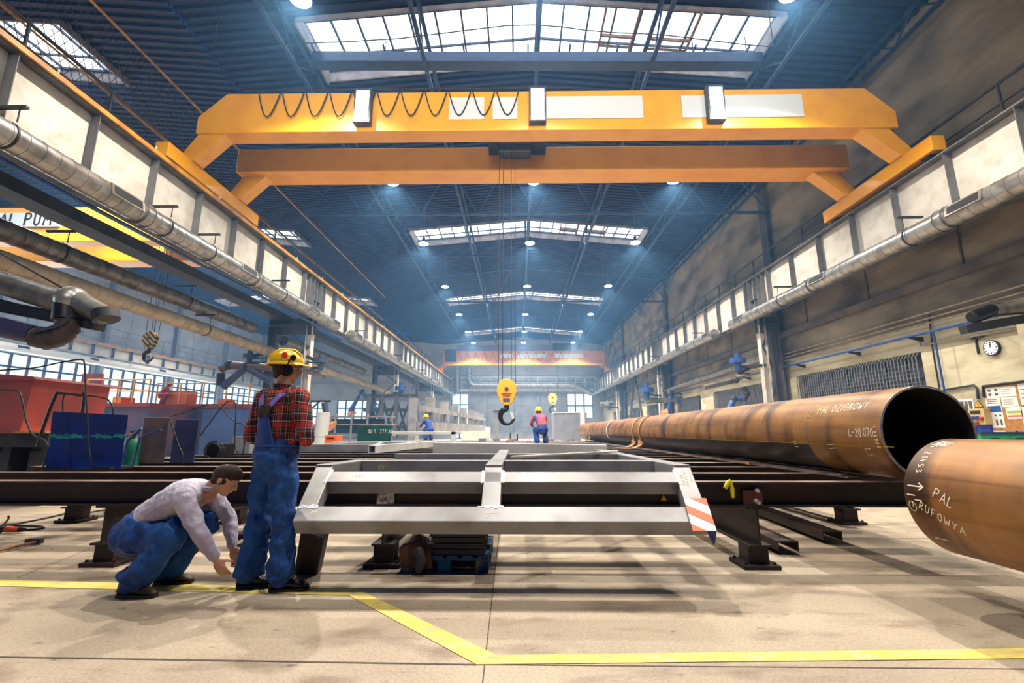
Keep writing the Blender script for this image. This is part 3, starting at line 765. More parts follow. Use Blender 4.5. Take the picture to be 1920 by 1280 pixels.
def stool(x, y):
    b = MB(); b.box(x - .09, x + .09, y - .09, y + .09, .03, .185); o = b.build('stool', M['platform'], t)
    b = MB(); b.box(x - .16, x + .16, y - .15, y + .15, 0, .035)
    for sx in (-1, 1):
        for sy in (-1, 1): b.cyl((x + sx * .125, y + sy * .11, .035), (x + sx * .125, y + sy * .11, .055), .014, 8)
    b.build('base_plate', M['platform'], o, bevel=.004)
for x, yl in bear:
    for y in yl: stool(x, y)
# loose channels and flat bars lying on the floor under the platform (seen at the right)
def loose(name, mb, m, label, cat='steel profile', group=None):
    o = mb.build(name, m); return tag(o, label, cat, group)
for i, (xa, ya, xb, yb, lab) in enumerate([(2.62, 4.75, 2.9, 12, 'steel channel lying on the floor just right of the front right stool'), (3.35, 5.2, 3.7, 12, 'steel channel lying on the floor under the rusty pipes'), (-2.9, 5.0, -2.0, 12, 'steel channel lying on the floor left of the worker beneath the platform')]):
    b = MB(); b.channel((xa, ya, .085), (xb, yb, .085), .2, .09, .012); loose('steel_channel', b, M['platform'], lab)
b = MB(); b.bar((-5.2, 4.7, .33), (-3.6, 4.1, .13), .12, .02); 
b = MB(); b.box(3.0, 3.14, 6.0, 6.1, 0, .3)

# details on the front cross beam: splice plates, white patch, tags
y0 = ylist[0] - .078
tp = [o for o in COL.objects if o.name.startswith('cross_beam')][0]
def plate_px(px0, px1, py0, py1, Y, th=.012):
    a = P(px0, py1, Y=Y); c = P(px1, py0, Y=Y); b = MB(); b.box(a.x, c.x, Y - th, Y, a.z, c.z); return b
plate_px(1392, 1425, 918, 946, y0 + .06, .03).build('splice_plate', mat('oxide_plate', (112, 66, 58), .6, .2, (84, 52, 48), 8), t)
b = plate_px(708, 741, 922, 946, y0 + .06, .03); b.build('splice_plate', mat('paint_splashed_plate', (206, 202, 200), .6, 0, (90, 80, 78), 22, lo=.45, hi=.6), t)['label'] = 'plate splashed with white paint'
b = MB()
for px, py in ((1418, 919), (1420, 941), (1416, 938)): q = P(px, py, Y=y0 + .02); b.cyl(q, q + Vector((0, -.03, 0)), .018, 6)
b.build('bolt', M['rawsteel2'], t)
def warning(px, py, Y, s, parent):
    c = P(px, py, Y=Y); b = MB(); b.prism([(c.x - s, Y, c.z - s * .8), (c.x + s, Y, c.z - s * .8), (c.x, Y, c.z + s * .9)], (0, -.006, 0)); o = b.build('warning_sign', M['yellow'], parent)
    b = MB(); q = s * .5
    for k, (a, d) in enumerate((((.1, .55), (-.25, 0)), ((-.25, 0), (.2, 0)), ((.2, 0), (-.1, -.6)))): b.bar((c.x + a[0] * q, Y - .009, c.z + a[1] * q), (c.x + d[0] * q, Y - .009, c.z + d[1] * q), .12 * s, .004, up=(0, 1, 0))
    b.build('lightning_symbol', M['black'], o)
warning(1244, 933, y0 + .055, .026, t); warning(312, 922, y0 + .055, .026, t)
# yellow tag hanging on the front beam
q = P(1370, 915, Y=y0 - .01)
t2 = thing('yellow_glove_tag', 'crumpled yellow tag hanging on the front platform beam right of the hazard plate', 'tag', q)
b = MB(); b.tube([q + Vector((-.05, 0, -.0)), q + Vector((-.02, -.012, .05)), q + Vector((0, -.008, .07))], [.018, .022, .012], 8); b.tube([q + Vector((0, -.008, .06)), q + Vector((.006, -.012, -.01)), q + Vector((.008, -.01, -.08))], [.012, .02, .014], 8); b.build('tag_body', mat('hi_vis_yellow', (226, 214, 30), .6), t2)

# ================================================================ BIG PIPES
STROKES = {
 'P': [[(0, 0), (.02, 1), (.4, .95), (.45, .7), (.3, .52), (.02, .5)]], 'A': [[(0, 0), (.28, 1), (.5, 0)], [(.1, .35), (.45, .38)]],
 'L': [[(.05, 1), (0, 0), (.42, .04)]], 'D': [[(0, 0), (.05, 1), (.4, .8), (.45, .3), (0, 0)]], 'Z': [[(0, .95), (.45, 1), (0, .02), (.5, 0)]],
 'I': [[(.1, 1), (.08, 0)]], 'O': [[(.25, 1), (.02, .7), (.05, .2), (.3, 0), (.48, .4), (.42, .85), (.25, 1)]], 'B': [[(0, 0), (.04, 1), (.38, .85), (.32, .6), (.04, .52), (.42, .4), (.4, .08), (0, 0)]],
 'W': [[(0, 1), (.12, 0), (.3, .6), (.42, 0), (.62, 1)]], 'Y': [[(0, 1), (.22, .5), (.5, 1)], [(.22, .5), (.15, 0)]], 'R': [[(0, 0), (.05, 1), (.4, .9), (.38, .6), (.05, .5), (.45, 0)]],
 'U': [[(0, 1), (.02, .2), (.2, 0), (.4, .2), (.45, 1)]], 'F': [[(0, 0), (.05, 1), (.45, 1)], [(.03, .55), (.35, .55)]], '2': [[(.02, .8), (.22, 1), (.42, .75), (0, 0), (.45, .02)]],
 '0': [[(.22, 1), (.02, .6), (.1, .1), (.3, 0), (.44, .5), (.35, .95), (.22, 1)]], '7': [[(0, 1), (.42, 1), (.15, 0)]], '-': [[(.05, .5), (.35, .52)]], '.': [[(.1, .08), (.14, -.06)]],
 '1': [[(.05, .75), (.2, 1), (.18, 0)]], '4': [[(.1, 1), (0, .4), (.42, .42)], [(.32, .75), (.28, 0)]], '5': [[(.42, 1), (.08, 1), (.05, .58), (.35, .55), (.38, .2), (.02, .02)]], '3': [[(.02, .95), (.38, .95), (.15, .58), (.42, .35), (.3, .02), (0, .08)]],
 '6': [[(.4, 1), (.05, .5), (.1, .05), (.38, .1), (.35, .45), (.05, .4)]], '8': [[(.22, .5), (.4, .75), (.22, 1), (.04, .75), (.4, .25), (.22, 0), (.02, .25), (.22, .5)]], '9': [[(.38, .6), (.08, .55), (.1, .95), (.38, .95), (.36, .4), (.2, 0)]],
 'K': [[(0, 1), (0, 0)], [(.42, 1), (.02, .45), (.45, 0)]], 'N': [[(0, 0), (.03, 1), (.4, 0), (.44, 1)]], 'S': [[(.42, .9), (.15, 1), (.05, .7), (.38, .4), (.3, .05), (0, .05)]],
 'E': [[(.42, 1), (.02, 1), (0, 0), (.42, .02)], [(.02, .52), (.35, .52)]], 'T': [[(0, 1), (.5, 1)], [(.26, 1), (.22, 0)]], 'V': [[(0, 1), (.2, 0), (.45, 1)]], 'M': [[(0, 0), (.08, 1), (.28, .4), (.5, 1), (.55, 0)]], '/': [[(0, 0), (.3, 1)]],
 'G': [[(.42, .85), (.2, 1), (.02, .6), (.1, .05), (.4, .1), (.42, .45), (.25, .45)]], 'X': [[(0, 1), (.45, 0)], [(.42, 1), (0, 0)]], 'H': [[(0, 0), (.02, 1)], [(.42, 0), (.44, 1)], [(.02, .5), (.43, .52)]], 'C': [[(.42, .85), (.2, 1), (.02, .5), (.15, .03), (.42, .12)]]}
def text_strokes(s, h=1, sp=.68):
    out = []; x = 0
    for ch in s:
        if ch == ' ': x += .45 * h; continue
        for pl in STROKES.get(ch, []): out.append([(x + px * h, py * h) for px, py in pl])
        x += (sp + (.15 if ch in 'WM' else 0) - (.3 if ch in '.I1' else 0)) * h
    return out
def write(strokes, mapf, wd, name, m, parent, sub=3):
    """mapf(u,v)->(point, normal)"""
    b = MB()
    for pl in strokes:
        pts = []
        for (a, c) in zip(pl[:-1], pl[1:]):
            for k in range(sub): f = k / sub; pts.append((a[0] + (c[0] - a[0]) * f, a[1] + (c[1] - a[1]) * f))
        pts.append(pl[-1])
        P3 = [mapf(*p) for p in pts]; L_, R_ = [], []
        for i, (p, n) in enumerate(P3):
            tg = (P3[min(i + 1, len(P3) - 1)][0] - P3[max(i - 1, 0)][0]).normalized(); sd = n.cross(tg).normalized() * wd / 2
            L_.append(p + n * .002 + sd); R_.append(p + n * .002 - sd)
        k = len(L_); b.add(L_ + R_, [(i, i + 1, k + i + 1, k + i) for i in range(k - 1)])
    return b.build(name, m, parent)
def rustmat(name, blackband=False):
    m = bpy.data.materials.new(name); m.use_nodes = True; nt = m.node_tree; N = nt.nodes; L = nt.links; b = N['Principled BSDF']
    tc = N.new('ShaderNodeTexCoord')
    def nz(sc, st, det=6):
        mp = N.new('ShaderNodeMapping'); mp.inputs['Scale'].default_value = st; L.new(tc.outputs['Object'], mp.inputs[0])
        n = N.new('ShaderNodeTexNoise'); n.inputs['Scale'].default_value = sc; n.inputs['Detail'].default_value = det; L.new(mp.outputs[0], n.inputs['Vector']); return n.outputs[0]
    def ramp(x, stops):
        r = N.new('ShaderNodeValToRGB'); e = r.color_ramp.elements
        while len(e) < len(stops): e.new(.5)
        for q, (p, c) in zip(e, stops): q.position = p; q.color = (*s2l(c), 1)
        L.new(x, r.inputs[0]); return r.outputs[0]
    def mix(f, a, c, bl='MIX'):
        x = N.new('ShaderNodeMix'); x.data_type = 'RGBA'; x.blend_type = bl
        if hasattr(f, 'links'): L.new(f, x.inputs[0])
        else: x.inputs[0].default_value = f
        L.new(a, x.inputs[6]); L.new(c, x.inputs[7]); return x.outputs[2]
    bands = ramp(nz(1.0, (.15, 3.2, .15), 5), [(.3, (84, 58, 38)), (.45, (138, 92, 48)), (.56, (162, 104, 50)), (.68, (112, 86, 62))])
    patch = ramp(nz(2.2, (1, .35, 1.2), 8), [(.35, (112, 76, 42)), (.52, (170, 122, 64)), (.7, (96, 70, 52))])
    c = mix(.5, bands, patch)
    drk = ramp(nz(1.1, (.4, 2.4, .9), 8), [(.5, (255, 255, 255)), (.66, (128, 112, 112))]); c = mix(1, c, drk, 'MULTIPLY')
    scr = ramp(nz(9, (1, .06, 2.0), 3), [(.55, (255, 255, 255)), (.72, (196, 178, 164))]); c = mix(.7, c, scr, 'MULTIPLY')
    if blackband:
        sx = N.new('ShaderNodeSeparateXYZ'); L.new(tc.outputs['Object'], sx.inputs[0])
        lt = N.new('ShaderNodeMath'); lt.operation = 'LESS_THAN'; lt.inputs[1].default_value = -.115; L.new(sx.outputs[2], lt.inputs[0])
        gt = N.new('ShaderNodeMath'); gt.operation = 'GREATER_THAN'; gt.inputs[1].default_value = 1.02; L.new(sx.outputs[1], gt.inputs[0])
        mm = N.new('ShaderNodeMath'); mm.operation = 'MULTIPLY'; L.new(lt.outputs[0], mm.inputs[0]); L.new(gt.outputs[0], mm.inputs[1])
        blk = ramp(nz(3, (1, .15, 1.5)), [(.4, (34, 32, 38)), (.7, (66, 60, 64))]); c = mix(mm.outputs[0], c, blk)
    L.new(c, b.inputs['Base Color']); b.inputs['Roughness'].default_value = .42; b.inputs['Metallic'].default_value = .25
    return m
inner = mat('pipe_inside', (34, 32, 34), .7)
rimm = mat('bevelled_pipe_rim', (176, 176, 184), .35, .7, (140, 138, 146), 20)
def bigpipe(label, cx, cz, r, y0, y1, m, rimend):
    t = thing('steel_pipe', label, 'pipe', (cx, min(y0, y1), cz), 'big rusty steel pipes')
    n = 72; b = MB()
    def ring(rr, y): return [Vector((cx + rr * math.sin(2 * math.pi * k / n), y, cz + rr * math.cos(2 * math.pi * k / n))) for k in range(n)]
    ys_ = [y0 + (y1 - y0) * k / 12 for k in range(13)]
    b.loft([ring(r, y) for y in ys_], 0, True, caps=False)
    b.loft([ring(r - .018, y) for y in ys_[::-1]], 1, True, caps=False)
    b.build('pipe_wall', [m, inner], t, fix=False)
    b = MB()
    for y in (y0, y1):
        s = .006 if y == max(y0, y1) else -.006
        b.loft([ring(r - .019, y), ring(r - .016, y + s), ring(r - .003, y + s), ring(r + .001, y)], 0, True, caps=False)
    b.build('rim', rimm, t)
    return t
PX1, PZ1, PR = 3.50, 1.163, .406
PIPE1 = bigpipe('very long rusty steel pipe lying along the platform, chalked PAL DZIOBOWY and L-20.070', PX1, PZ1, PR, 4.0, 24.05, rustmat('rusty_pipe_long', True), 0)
PX2, PZ2 = 3.22, .72
PIPE2 = bigpipe('nearest rusty steel pipe at the right edge, chalked PAL RUFOWY', PX2, PZ2, PR, -2.5, 3.5, rustmat('rusty_pipe_near'), 0)
def cylmap(cx, cz, y0, a0, rot=0, sx=1):
    ca, sa = math.cos(rot), math.sin(rot)
    def f(u, v):
        uu = u * ca - v * sa; vv = u * sa + v * ca
        a = a0 - vv / PR; n = Vector((-math.sin(a), 0, math.cos(a)))
        return Vector((cx, y0 - uu * sx, cz)) + n * PR, n
    return f
w_ = .0065
write(text_strokes('PAL DZIOBOWY', .085, .72), cylmap(PX1, PZ1, 4.88, R(61), R(2)), w_ * 1.2, 'chalk_lettering', M['chalk'], PIPE1)
write(text_strokes('L-20.070', .07, .58), cylmap(PX1, PZ1, 4.38, R(94)), w_ * .8, 'chalk_lettering', M['chalk'], PIPE1)
write(text_strokes('1.5', .07), cylmap(PX1, PZ1, 4.24, R(108), R(-90)), w_ * .8, 'chalk_lettering', M['chalk'], PIPE1)
write(text_strokes('30695 1-', .035, .9), cylmap(PX1, PZ1, 4.045, R(108), R(90)), w_ * .8, 'chalk_lettering', M['chalk'], PIPE1)
write([[(0, 0), (.1, .01)], [(.0, .04), (.1, .045)]], cylmap(PX1, PZ1, 4.72, R(112)), w_, 'chalk_lettering', M['chalk'], PIPE1)
write([[(0, 0), (.06, .0)], [(.0, .03), (.07, .03)], [(0, .06), (.06, .06)]], cylmap(PX1, PZ1, 5.3, R(112)), w_, 'chalk_lettering', M['chalk'], PIPE1)
write([[(0, 0), (6, 0)]], cylmap(PX1, PZ1, 5.0 + 4.9, R(106)), .004, 'chalk_line', M['chalky'], PIPE1, 2)
write([[(0, 0), (1.02, 0)]], cylmap(PX1, PZ1, 5.02, R(106)), .004, 'chalk_line', M['chalky'], PIPE1, 2)
write([[(0, 0), (0, .18), (.14, .18), (.14, 0), (0, 0)], [(.1, .04), (.04, .06), (.1, .1), (.04, .14)]], cylmap(PX1, PZ1, 5.06, R(72)), .004, 'chalk_mark', M['chalky'], PIPE1)
b = MB(); n = 48
for yy in (5.02, 10.6, 16.2): 
    b.loft([[Vector((PX1 + (PR + e) * math.sin(2 * math.pi * k / n), yy + d, PZ1 + (PR + e) * math.cos(2 * math.pi * k / n))) for k in range(n)] for d, e in ((-.012, 0), (0, .004), (.012, 0))], 0, True, caps=False)
b.build('weld_seam', mat('weld_seam', (128, 100, 84), .5, .4), PIPE1)
write(text_strokes('PAL', .07, .75), cylmap(PX2, PZ2, 3.27, R(87), R(-24)), w_, 'chalk_lettering', M['chalk'], PIPE2)
write(text_strokes('RUFOWYA', .058, .75), cylmap(PX2, PZ2, 3.40, R(100), R(-26)), w_, 'chalk_lettering', M['chalk'], PIPE2)
write([[(.03 * math.cos(a * .5), .034 * math.sin(a * .5)) for a in range(14)]] + text_strokes('3', .03), cylmap(PX2, PZ2, 3.45, R(99)), w_ * .7, 'chalk_lettering', M['chalk'], PIPE2)
write(text_strokes('21453', .045, .95), cylmap(PX2, PZ2, 3.43, R(40), R(-86)), w_, 'chalk_lettering', M['chalk'], PIPE2)
write(text_strokes('DBA', .06), cylmap(PX2, PZ2, 3.32, R(22), R(-200)), w_, 'chalk_lettering', M['chalk'], PIPE2)
write(text_strokes('5V5', .05), cylmap(PX2, PZ2, 3.46, R(20), R(-80)), w_, 'chalk_lettering', M['chalk'], PIPE2)
write([[(0, 0), (.13, 0)], [(.09, .025), (.13, 0), (.09, -.025)]], cylmap(PX2, PZ2, 3.47, R(79)), w_ * 1.4, 'chalk_arrow', M['chalk'], PIPE2)
write([[(0, 0), (.11, 0)], [(.08, .02), (.11, 0), (.08, -.02)]], cylmap(PX2, PZ2, 3.46, R(27)), w_ * 1.2, 'chalk_arrow', M['chalk'], PIPE2)
write([[(0, 0), (.07, 0)], [(.06, -.03), (.12, -.03)]], cylmap(PX2, PZ2, 3.48, R(88)), w_ * 1.2, 'chalk_mark', M['chalk'], PIPE2)
write([[(0, 0), (.1, 0)]], cylmap(PX2, PZ2, 3.42, R(131)), w_ * 1.6, 'chalk_mark', M['chalk'], PIPE2)
# supports under pipes
for yy in (1.5, -1.6):
    t = thing('pipe_cradle', 'dark timber cradle carrying the nearest rusty pipe, %s' % ('far one' if yy > 1 else 'near one'), 'cradle', (PX2, yy, 0), 'cradles below the nearest pipe')
    b = MB(); b.box(PX2 - .3, PX2 + .5, yy - .1, yy + .1, 0, .3)
    b.build('block', M['platform'], t); b = MB()
    for s in (-1, 1): b.prism([(PX2 + s * .22, yy - .09, .3), (PX2 + s * .4, yy - .09, .3), (PX2 + s * .4, yy - .09, .46)], (0, .18, 0))
    b.build('wedge', M['wood'], t)
# flat bar stack beside the long pipe
for k, (dx, z) in enumerate(((0, 0), (.05, .013))):
    b = MB(); b.bar((3.02 + dx, 18.2 - k, TZ + .009 + z), (3.30 + dx * .3, 4.62 + k * .12, TZ + .009 + z), .2, .013); loose('flat_bar', b, M['platformtop'], 'long worn flat steel bar beside the long rusty pipe, %s of the stacked pair' % ('bottom' if k == 0 else 'top'), 'flat bar', 'flat bars beside the pipe')
for yy in (6.5, 12, 20):
    b = MB(); b.box(3.15, 3.95, yy - .05, yy + .05, TZ + .002, TZ + .034); loose('timber_batten', b, M['wood'], 'timber batten under the long rusty pipe, %s' % {6.5: 'nearest', 12: 'middle', 20: 'farthest'}[yy], 'batten', 'battens under the long pipe')
# slings round the pipe
def sling(y, wd, label, m, tail=True, tilt=0):
    t = thing('lifting_sling', label, 'sling', (PX1, y, PZ1)); n = 40; rr = PR + .012
    b = MB(); ra, rb = [], []
    for k in range(n + 1):
        a = R(118) - R(236) * k / n
        dy = tilt * math.cos(a)
        for lst, r_ in ((ra, rr), ):
            lst.append((PX1 - r_ * math.sin(a), y + dy, PZ1 + r_ * math.cos(a)))
    for i in range(n):
        p, q = Vector(ra[i]), Vector(ra[i + 1]); b.bar(p, q, wd, .012, up=(p - Vector((PX1, p.y, PZ1))))
    b.build('sling_band', m, t)
    if tail:
        p = Vector(ra[0]); b = MB(); pts = [p, p + Vector((-.03, -.05, -.12)), Vector((p.x - .1, y - .1, TZ + .08)), Vector((p.x - .25, y - .2, TZ + .03)), Vector((p.x - .55, y - .15, TZ + .02))]
        for a_, c_ in zip(pts[:-1], pts[1:]): b.bar(a_, c_, wd, .014)
        b.build('loose_end', m, t)
    return t
sling(11.9, .13, 'tan webbing sling round the long pipe, hanging loose, nearest', M['strap'])
sling(12.6, .12, 'tan webbing sling round the long pipe beside another sling, farther one', M['strap'])
sling(16.2, .05, 'thin white strap looped round the long pipe', M['white'], False, .15)
sling(20.5, .06, 'thin brown strap slanting across the far part of the long pipe', M['strap'], True, .5)

# ================================================================ WELDED FRAMES
SD = Vector((0, .845, .535)).normalized(); DN = Vector((0, SD.z, -SD.y))       # along the slope, into the depth
E1 = Vector((0, 3.6, .515)); TL = .70; DEP = .125
def slope_box(b, x0, x1, t0, t1, skew0=0, skew1=0, m=0):
    """box on the tilted panel; skew = x shift at t1"""
    a = E1 + SD * t0; c = E1 + SD * t1
    pts = [Vector((x0, a.y, a.z)), Vector((x1, a.y, a.z)), Vector((x1 + skew1, c.y, c.z)), Vector((x0 + skew0, c.y, c.z))]
    b.prism(pts, DN * DEP, m)
FR = thing('welded_frame', 'large grey welded box-section frame with sloping front on the platform edge', 'steel frame', (-.1, 4.3, TZ), 'grey welded frames')
FXL, FXR = -1.70, 1.43
def fpart(nm, f, m=None, bevel=.008):
    b = MB(); f(b); return b.build(nm, m or M['rawsteel'], FR, bevel=bevel)
fpart('bottom_rail', lambda b: slope_box(b, FXL, FXR, 0, .165, -.03, .03))
fpart('middle_rail', lambda b: slope_box(b, FXL + .07, FXR - .07, .455, .6))
fpart('side_post', lambda b: slope_box(b, FXL - .03, FXL + .12, .165, TL, -.07, -.07))
fpart('side_post', lambda b: slope_box(b, FXR - .12, FXR + .03, .165, TL, .06, .06))
CX = -.215
fpart('centre_post', lambda b: slope_box(b, CX - .075, CX + .075, .165, TL))
EL = E1 + SD * TL; ZT = EL.z; ZB = max(TZ + .004, ZT - .13)
def hb(b, x0, x1, y0, y1): b.box(x0, x1, y0, y1, ZB, ZT)
fpart('side_rail', lambda b: b.prism([(-1.80, EL.y - .03, ZB), (-1.65, EL.y - .03, ZB), (-1.55, 4.86, ZB), (-1.70, 4.86, ZB)], (0, 0, ZT - ZB)))
fpart('side_rail', lambda b: b.prism([(1.37, EL.y - .03, ZB), (1.52, EL.y - .03, ZB), (1.38, 7.6, ZB), (1.23, 7.6, ZB)], (0, 0, ZT - ZB)))
fpart('centre_spine', lambda b: hb(b, CX - .075, CX + .075, EL.y - .03, 7.5))
fpart('cross_rail', lambda b: hb(b, -1.57, CX - .075, 4.70, 4.86)); fpart('cross_rail', lambda b: hb(b, CX + .075, 1.36, 4.70, 4.86))
fpart('cross_rail', lambda b: hb(b, -1.61, CX - .075, 6.1, 6.26)); fpart('cross_rail', lambda b: hb(b, CX + .075, 1.30, 6.1, 6.26))
fpart('support_leg', lambda b: b.bar((-1.60, 3.80, .42), (-1.80, 4.18, 0), .19, .12, up=(0, 1, .5)), M['platform'])
# ground welds and scribbles
def weldpatch(pts, nm='ground_weld'):
    for (x0, x1, t0, t1) in pts:
        b = MB()
        a = E1 + SD * t0 - DN * .0025; c = E1 + SD * t1 - DN * .0025; n = 7
        top = [Vector((x0 + (x1 - x0) * k / n, a.y, a.z)) + SD * random.uniform(-.012, .012) for k in range(n + 1)]; bot = [Vector((x0 + (x1 - x0) * k / n, c.y, c.z)) + SD * random.uniform(-.012, .012) for k in range(n + 1)]
        b.add(top + bot, [(k, k + 1, n + 2 + k, n + 1 + k) for k in range(n)])
        b.build(nm, M['weld'], FR)
weldpatch([(FXL - .02, FXL + .13, .14, .18), (CX - .10, CX + .10, .145, .175), (CX - .10, CX - .072, .45, .61), (CX + .072, CX + .10, .45, .61), (FXL + .055, FXL + .085, .44, .62), (FXR - .09, FXR - .06, .44, .62)])
def slopemap(x0, t0, rot=0):
    def f(u, v):
        c, s = math.cos(rot), math.sin(rot); uu, vv = u * c - v * s, u * s + v * c
        return Vector((x0 + uu, 0, 0)) + E1 + SD * (t0 + vv) , -DN
    return f
def fr0(x0, y, z): 
    def f(u, v): return Vector((x0 + u, y, z + v)), Vector((0, -1, 0))
    return f
write(text_strokes('145', .035), slopemap(FXL + .1, .08), .004, 'chalk_lettering', M['chalk'], FR)
write([[(0, 0), (.09, .0)], [(.01, -.05), (.03, .0)]], slopemap(CX - .03, .09), .004, 'chalk_mark', M['chalk'], FR)
write(text_strokes('R145', .03), slopemap(FXL + .3, .52), .004, 'chalk_lettering', M['chalk'], FR)
write(text_strokes('UA 30 NN', .03, .8) , slopemap(FXR + .04, .62, R(-97)), .0035, 'chalk_lettering', M['chalk'], FR)
write(text_strokes('ZAMOLB A DOWN', .026, .75), slopemap(FXR - .00, .64, R(-97)), .003, 'chalk_lettering', M['chalk'], FR)
write(text_strokes('ADR 302X', .026, .75), slopemap(FXR - .045, .56, R(-97)), .003, 'chalk_lettering', M['chalk'], FR)
write(text_strokes('KV', .05), fr0(CX - 1.18, 4.697, ZB + .04), .004, 'chalk_lettering', M['chalk'], FR)
write(text_strokes('W0', .05), fr0(FXL + .33, 4.697, ZB + .03), .004, 'chalk_lettering', M['chalky'], FR)
write([[(0, 0), (.06, .09)], [(.02, 0), (.12, .05), (.03, .07)]], fr0(FXR - .32, 4.697, ZB + .03), .004, 'chalk_lettering', M['chalky'], FR)
# hazard plate and its dark point
hz = bpy.data.materials.new('hazard_plate_stripes'); hz.use_nodes = True; stripes(hz, (246, 90, 26), (232, 236, 236), 4.6, (.75, .64, .8))
t = thing('hazard_plate', 'white and orange striped hazard plate fixed on the lower right corner of the grey frame', 'hazard plate', (1.35, 3.6, .55))
b = MB(); a_, c_ = E1 - SD * .10, E1 + SD * .245; o_ = -DN * .012
xx0, xx1 = 1.285, 1.46
b.prism([Vector((1.263, a_.y, a_.z)) + o_, Vector((1.434, a_.y, a_.z)) + o_, Vector((1.49, c_.y, c_.z)) + o_, Vector((1.315, c_.y, c_.z)) + o_], -DN * .004)
b.build('plate', hz, t, bevel=.001)
b = MB(); b.prism([Vector((1.37, a_.y, a_.z)) + o_, Vector((1.434, a_.y, a_.z)) + o_, Vector((1.415, a_.y + .01, a_.z - .10)) + o_], Vector((0, .03, 0))); b.build('corner_point', mat('navy_point', (24, 44, 110), .5), t)

def framething(label, parts, m=None, group='grey welded frames', nm='welded_frame'):
    p = Vector(parts[0][1]); t = thing(nm, label, 'steel frame', (p.x, p.y, TZ), group)
    for q in parts:
        b = MB(); b.bar(q[1], q[2], q[3], q[4]); b.build(q[0], m or M['rawsteel'], t, bevel=.008)
    return t
# bright wide beam beyond the frame
framething('pale bright steel box beam lying across the platform just beyond the big grey frame', [('beam_body', (-1.42, 7.95, .87), (1.48, 7.95, .83), .34, .25)], M['rawsteel2'], nm='box_beam', group=None)
framething('thin pale steel bar laid slantwise across the big grey frame', [('bar_body', (-.06, 5.0, ZT + .02), (1.35, 6.4, ZT + .02), .05, .025)], M['rawsteel2'], nm='steel_bar', group=None)
# square tube pointing at camera
t = thing('square_tube', 'pale hollow square tube with open end facing the camera, left of the big frame', 'tube', (-2.98, 9.4, TZ))
a_, c_ = Vector((-2.95, 9.4, .82)), Vector((-2.25, 14.9, .82)); 
b = MB(); h = .078; q = .062
for (x0, x1, z0, z1) in ((-h, h, q, h), (-h, h, -h, -q), (-h, -q, -q, q), (q, h, -q, q)):
    pr = [(x0, z0), (x1, z0), (x1, z1), (x0, z1)]; p0, p1, aa, bb = b.frame(a_, c_); b.sweep([list(v) for v in pr], p0, p1, aa, bb)
b.build('tube_wall', M['rawsteel2'], t)
framething('low grey rectangular frame lying on the platform right behind the worker', [('front_rail', (-5.4, 10.6, .81), (-3.15, 10.6, .81), .15, .15), ('back_rail', (-5.4, 13.5, .81), (-3.0, 13.5, .81), .15, .15), ('diagonal', (-5.1, 10.75, .81), (-3.9, 13.4, .81), .15, .15), ('diagonal', (-3.9, 13.4, .81), (-3.3, 10.8, .81), .12, .14)], M['rawsteel'])
fz = TZ
framething('raised grey welded frame standing on the platform in front of the far steel tower', [('top_rail', (-4.9, 15.2, 1.12), (-2.0, 15.2, 1.12), .16, .1), ('bottom_rail', (-4.9, 15.2, .83), (-2.0, 15.2, .83), .16, .1), ('post', (-2.1, 15.2, .87), (-2.1, 15.2, 1.17), .16, .16), ('post', (-3.3, 15.2, .87), (-3.3, 15.2, 1.17), .14, .14), ('post', (-4.85, 15.2, .87), (-4.85, 15.2, 1.17), .14, .14), ('side_rail', (-2.1, 15.2, 1.12), (-2.2, 17.5, 1.12), .14, .1), ('side_rail', (-2.1, 15.3, .8), (-2.2, 17.5, .8), .14, .1)], M['rawsteel2'])

# ================================================================ PALLET
q = P(840, 1074, Z=0)
PX, PY = q.x, q.y
t = thing('pallet', 'worn blue wooden pallet on the floor under the frame, loaded with steel bars', 'pallet', (PX, PY, 0))
bw = mat('worn_blue_pallet_paint', (28, 86, 124), .8, 0, (150, 130, 80), 7, lo=.56, hi=.66, rgb3=(16, 50, 84), s3=5)
x0, x1 = P(752, 1072, Z=0).x, P(916, 1072, Z=0).x
D_ = .75
for i, yy in enumerate((0, D_ / 2 - .05, D_ - .1)):
    for xx in (x0, (x0 + x1) / 2 - .06, x1 - .11):
        b = MB(); b.box(xx, xx + .11, PY + yy, PY + yy + .1, .02, .1); b.build('block', bw, t, bevel=.004)
    b = MB(); b.box(x0, x1, PY + yy, PY + yy + .1, .1, .12); b.build('stringer_board', bw, t)
for xx in (x0, (x0 + x1) / 2 - .06, x1 - .11):
    b = MB(); b.box(xx, xx + .11, PY, PY + D_, 0, .02); b.build('bottom_board', bw, t)
for k in range(6):
    xx = x0 + (x1 - x0 - .09) * k / 5; b = MB(); b.box(xx, xx + .09, PY, PY + D_, .12, .14); b.build('deck_board', bw, t)
k = 0
for lay in range(4):
    for row in range(5):
        xa = P(805, 1040, Y=PY).x; xb = P(908, 1040, Y=PY).x
        yy = PY + .02 + row * .13; zz = .14 + lay * .048
        if lay == 0: yy += .0
        b = MB(); b.channel((xa + random.uniform(-.01, .01), yy + .04, zz + .022), (xb + random.uniform(-.01, .01), yy + .04, zz + .022), .09, .04, .008)
        o = tag(b.build('steel_bar', M['darksteel']), 'dark steel bar on the blue pallet, %s layer, %s row from front' % (['lowest', 'second', 'third', 'top'][lay], ORD[row]), 'steel bar', 'steel bars on the pallet')
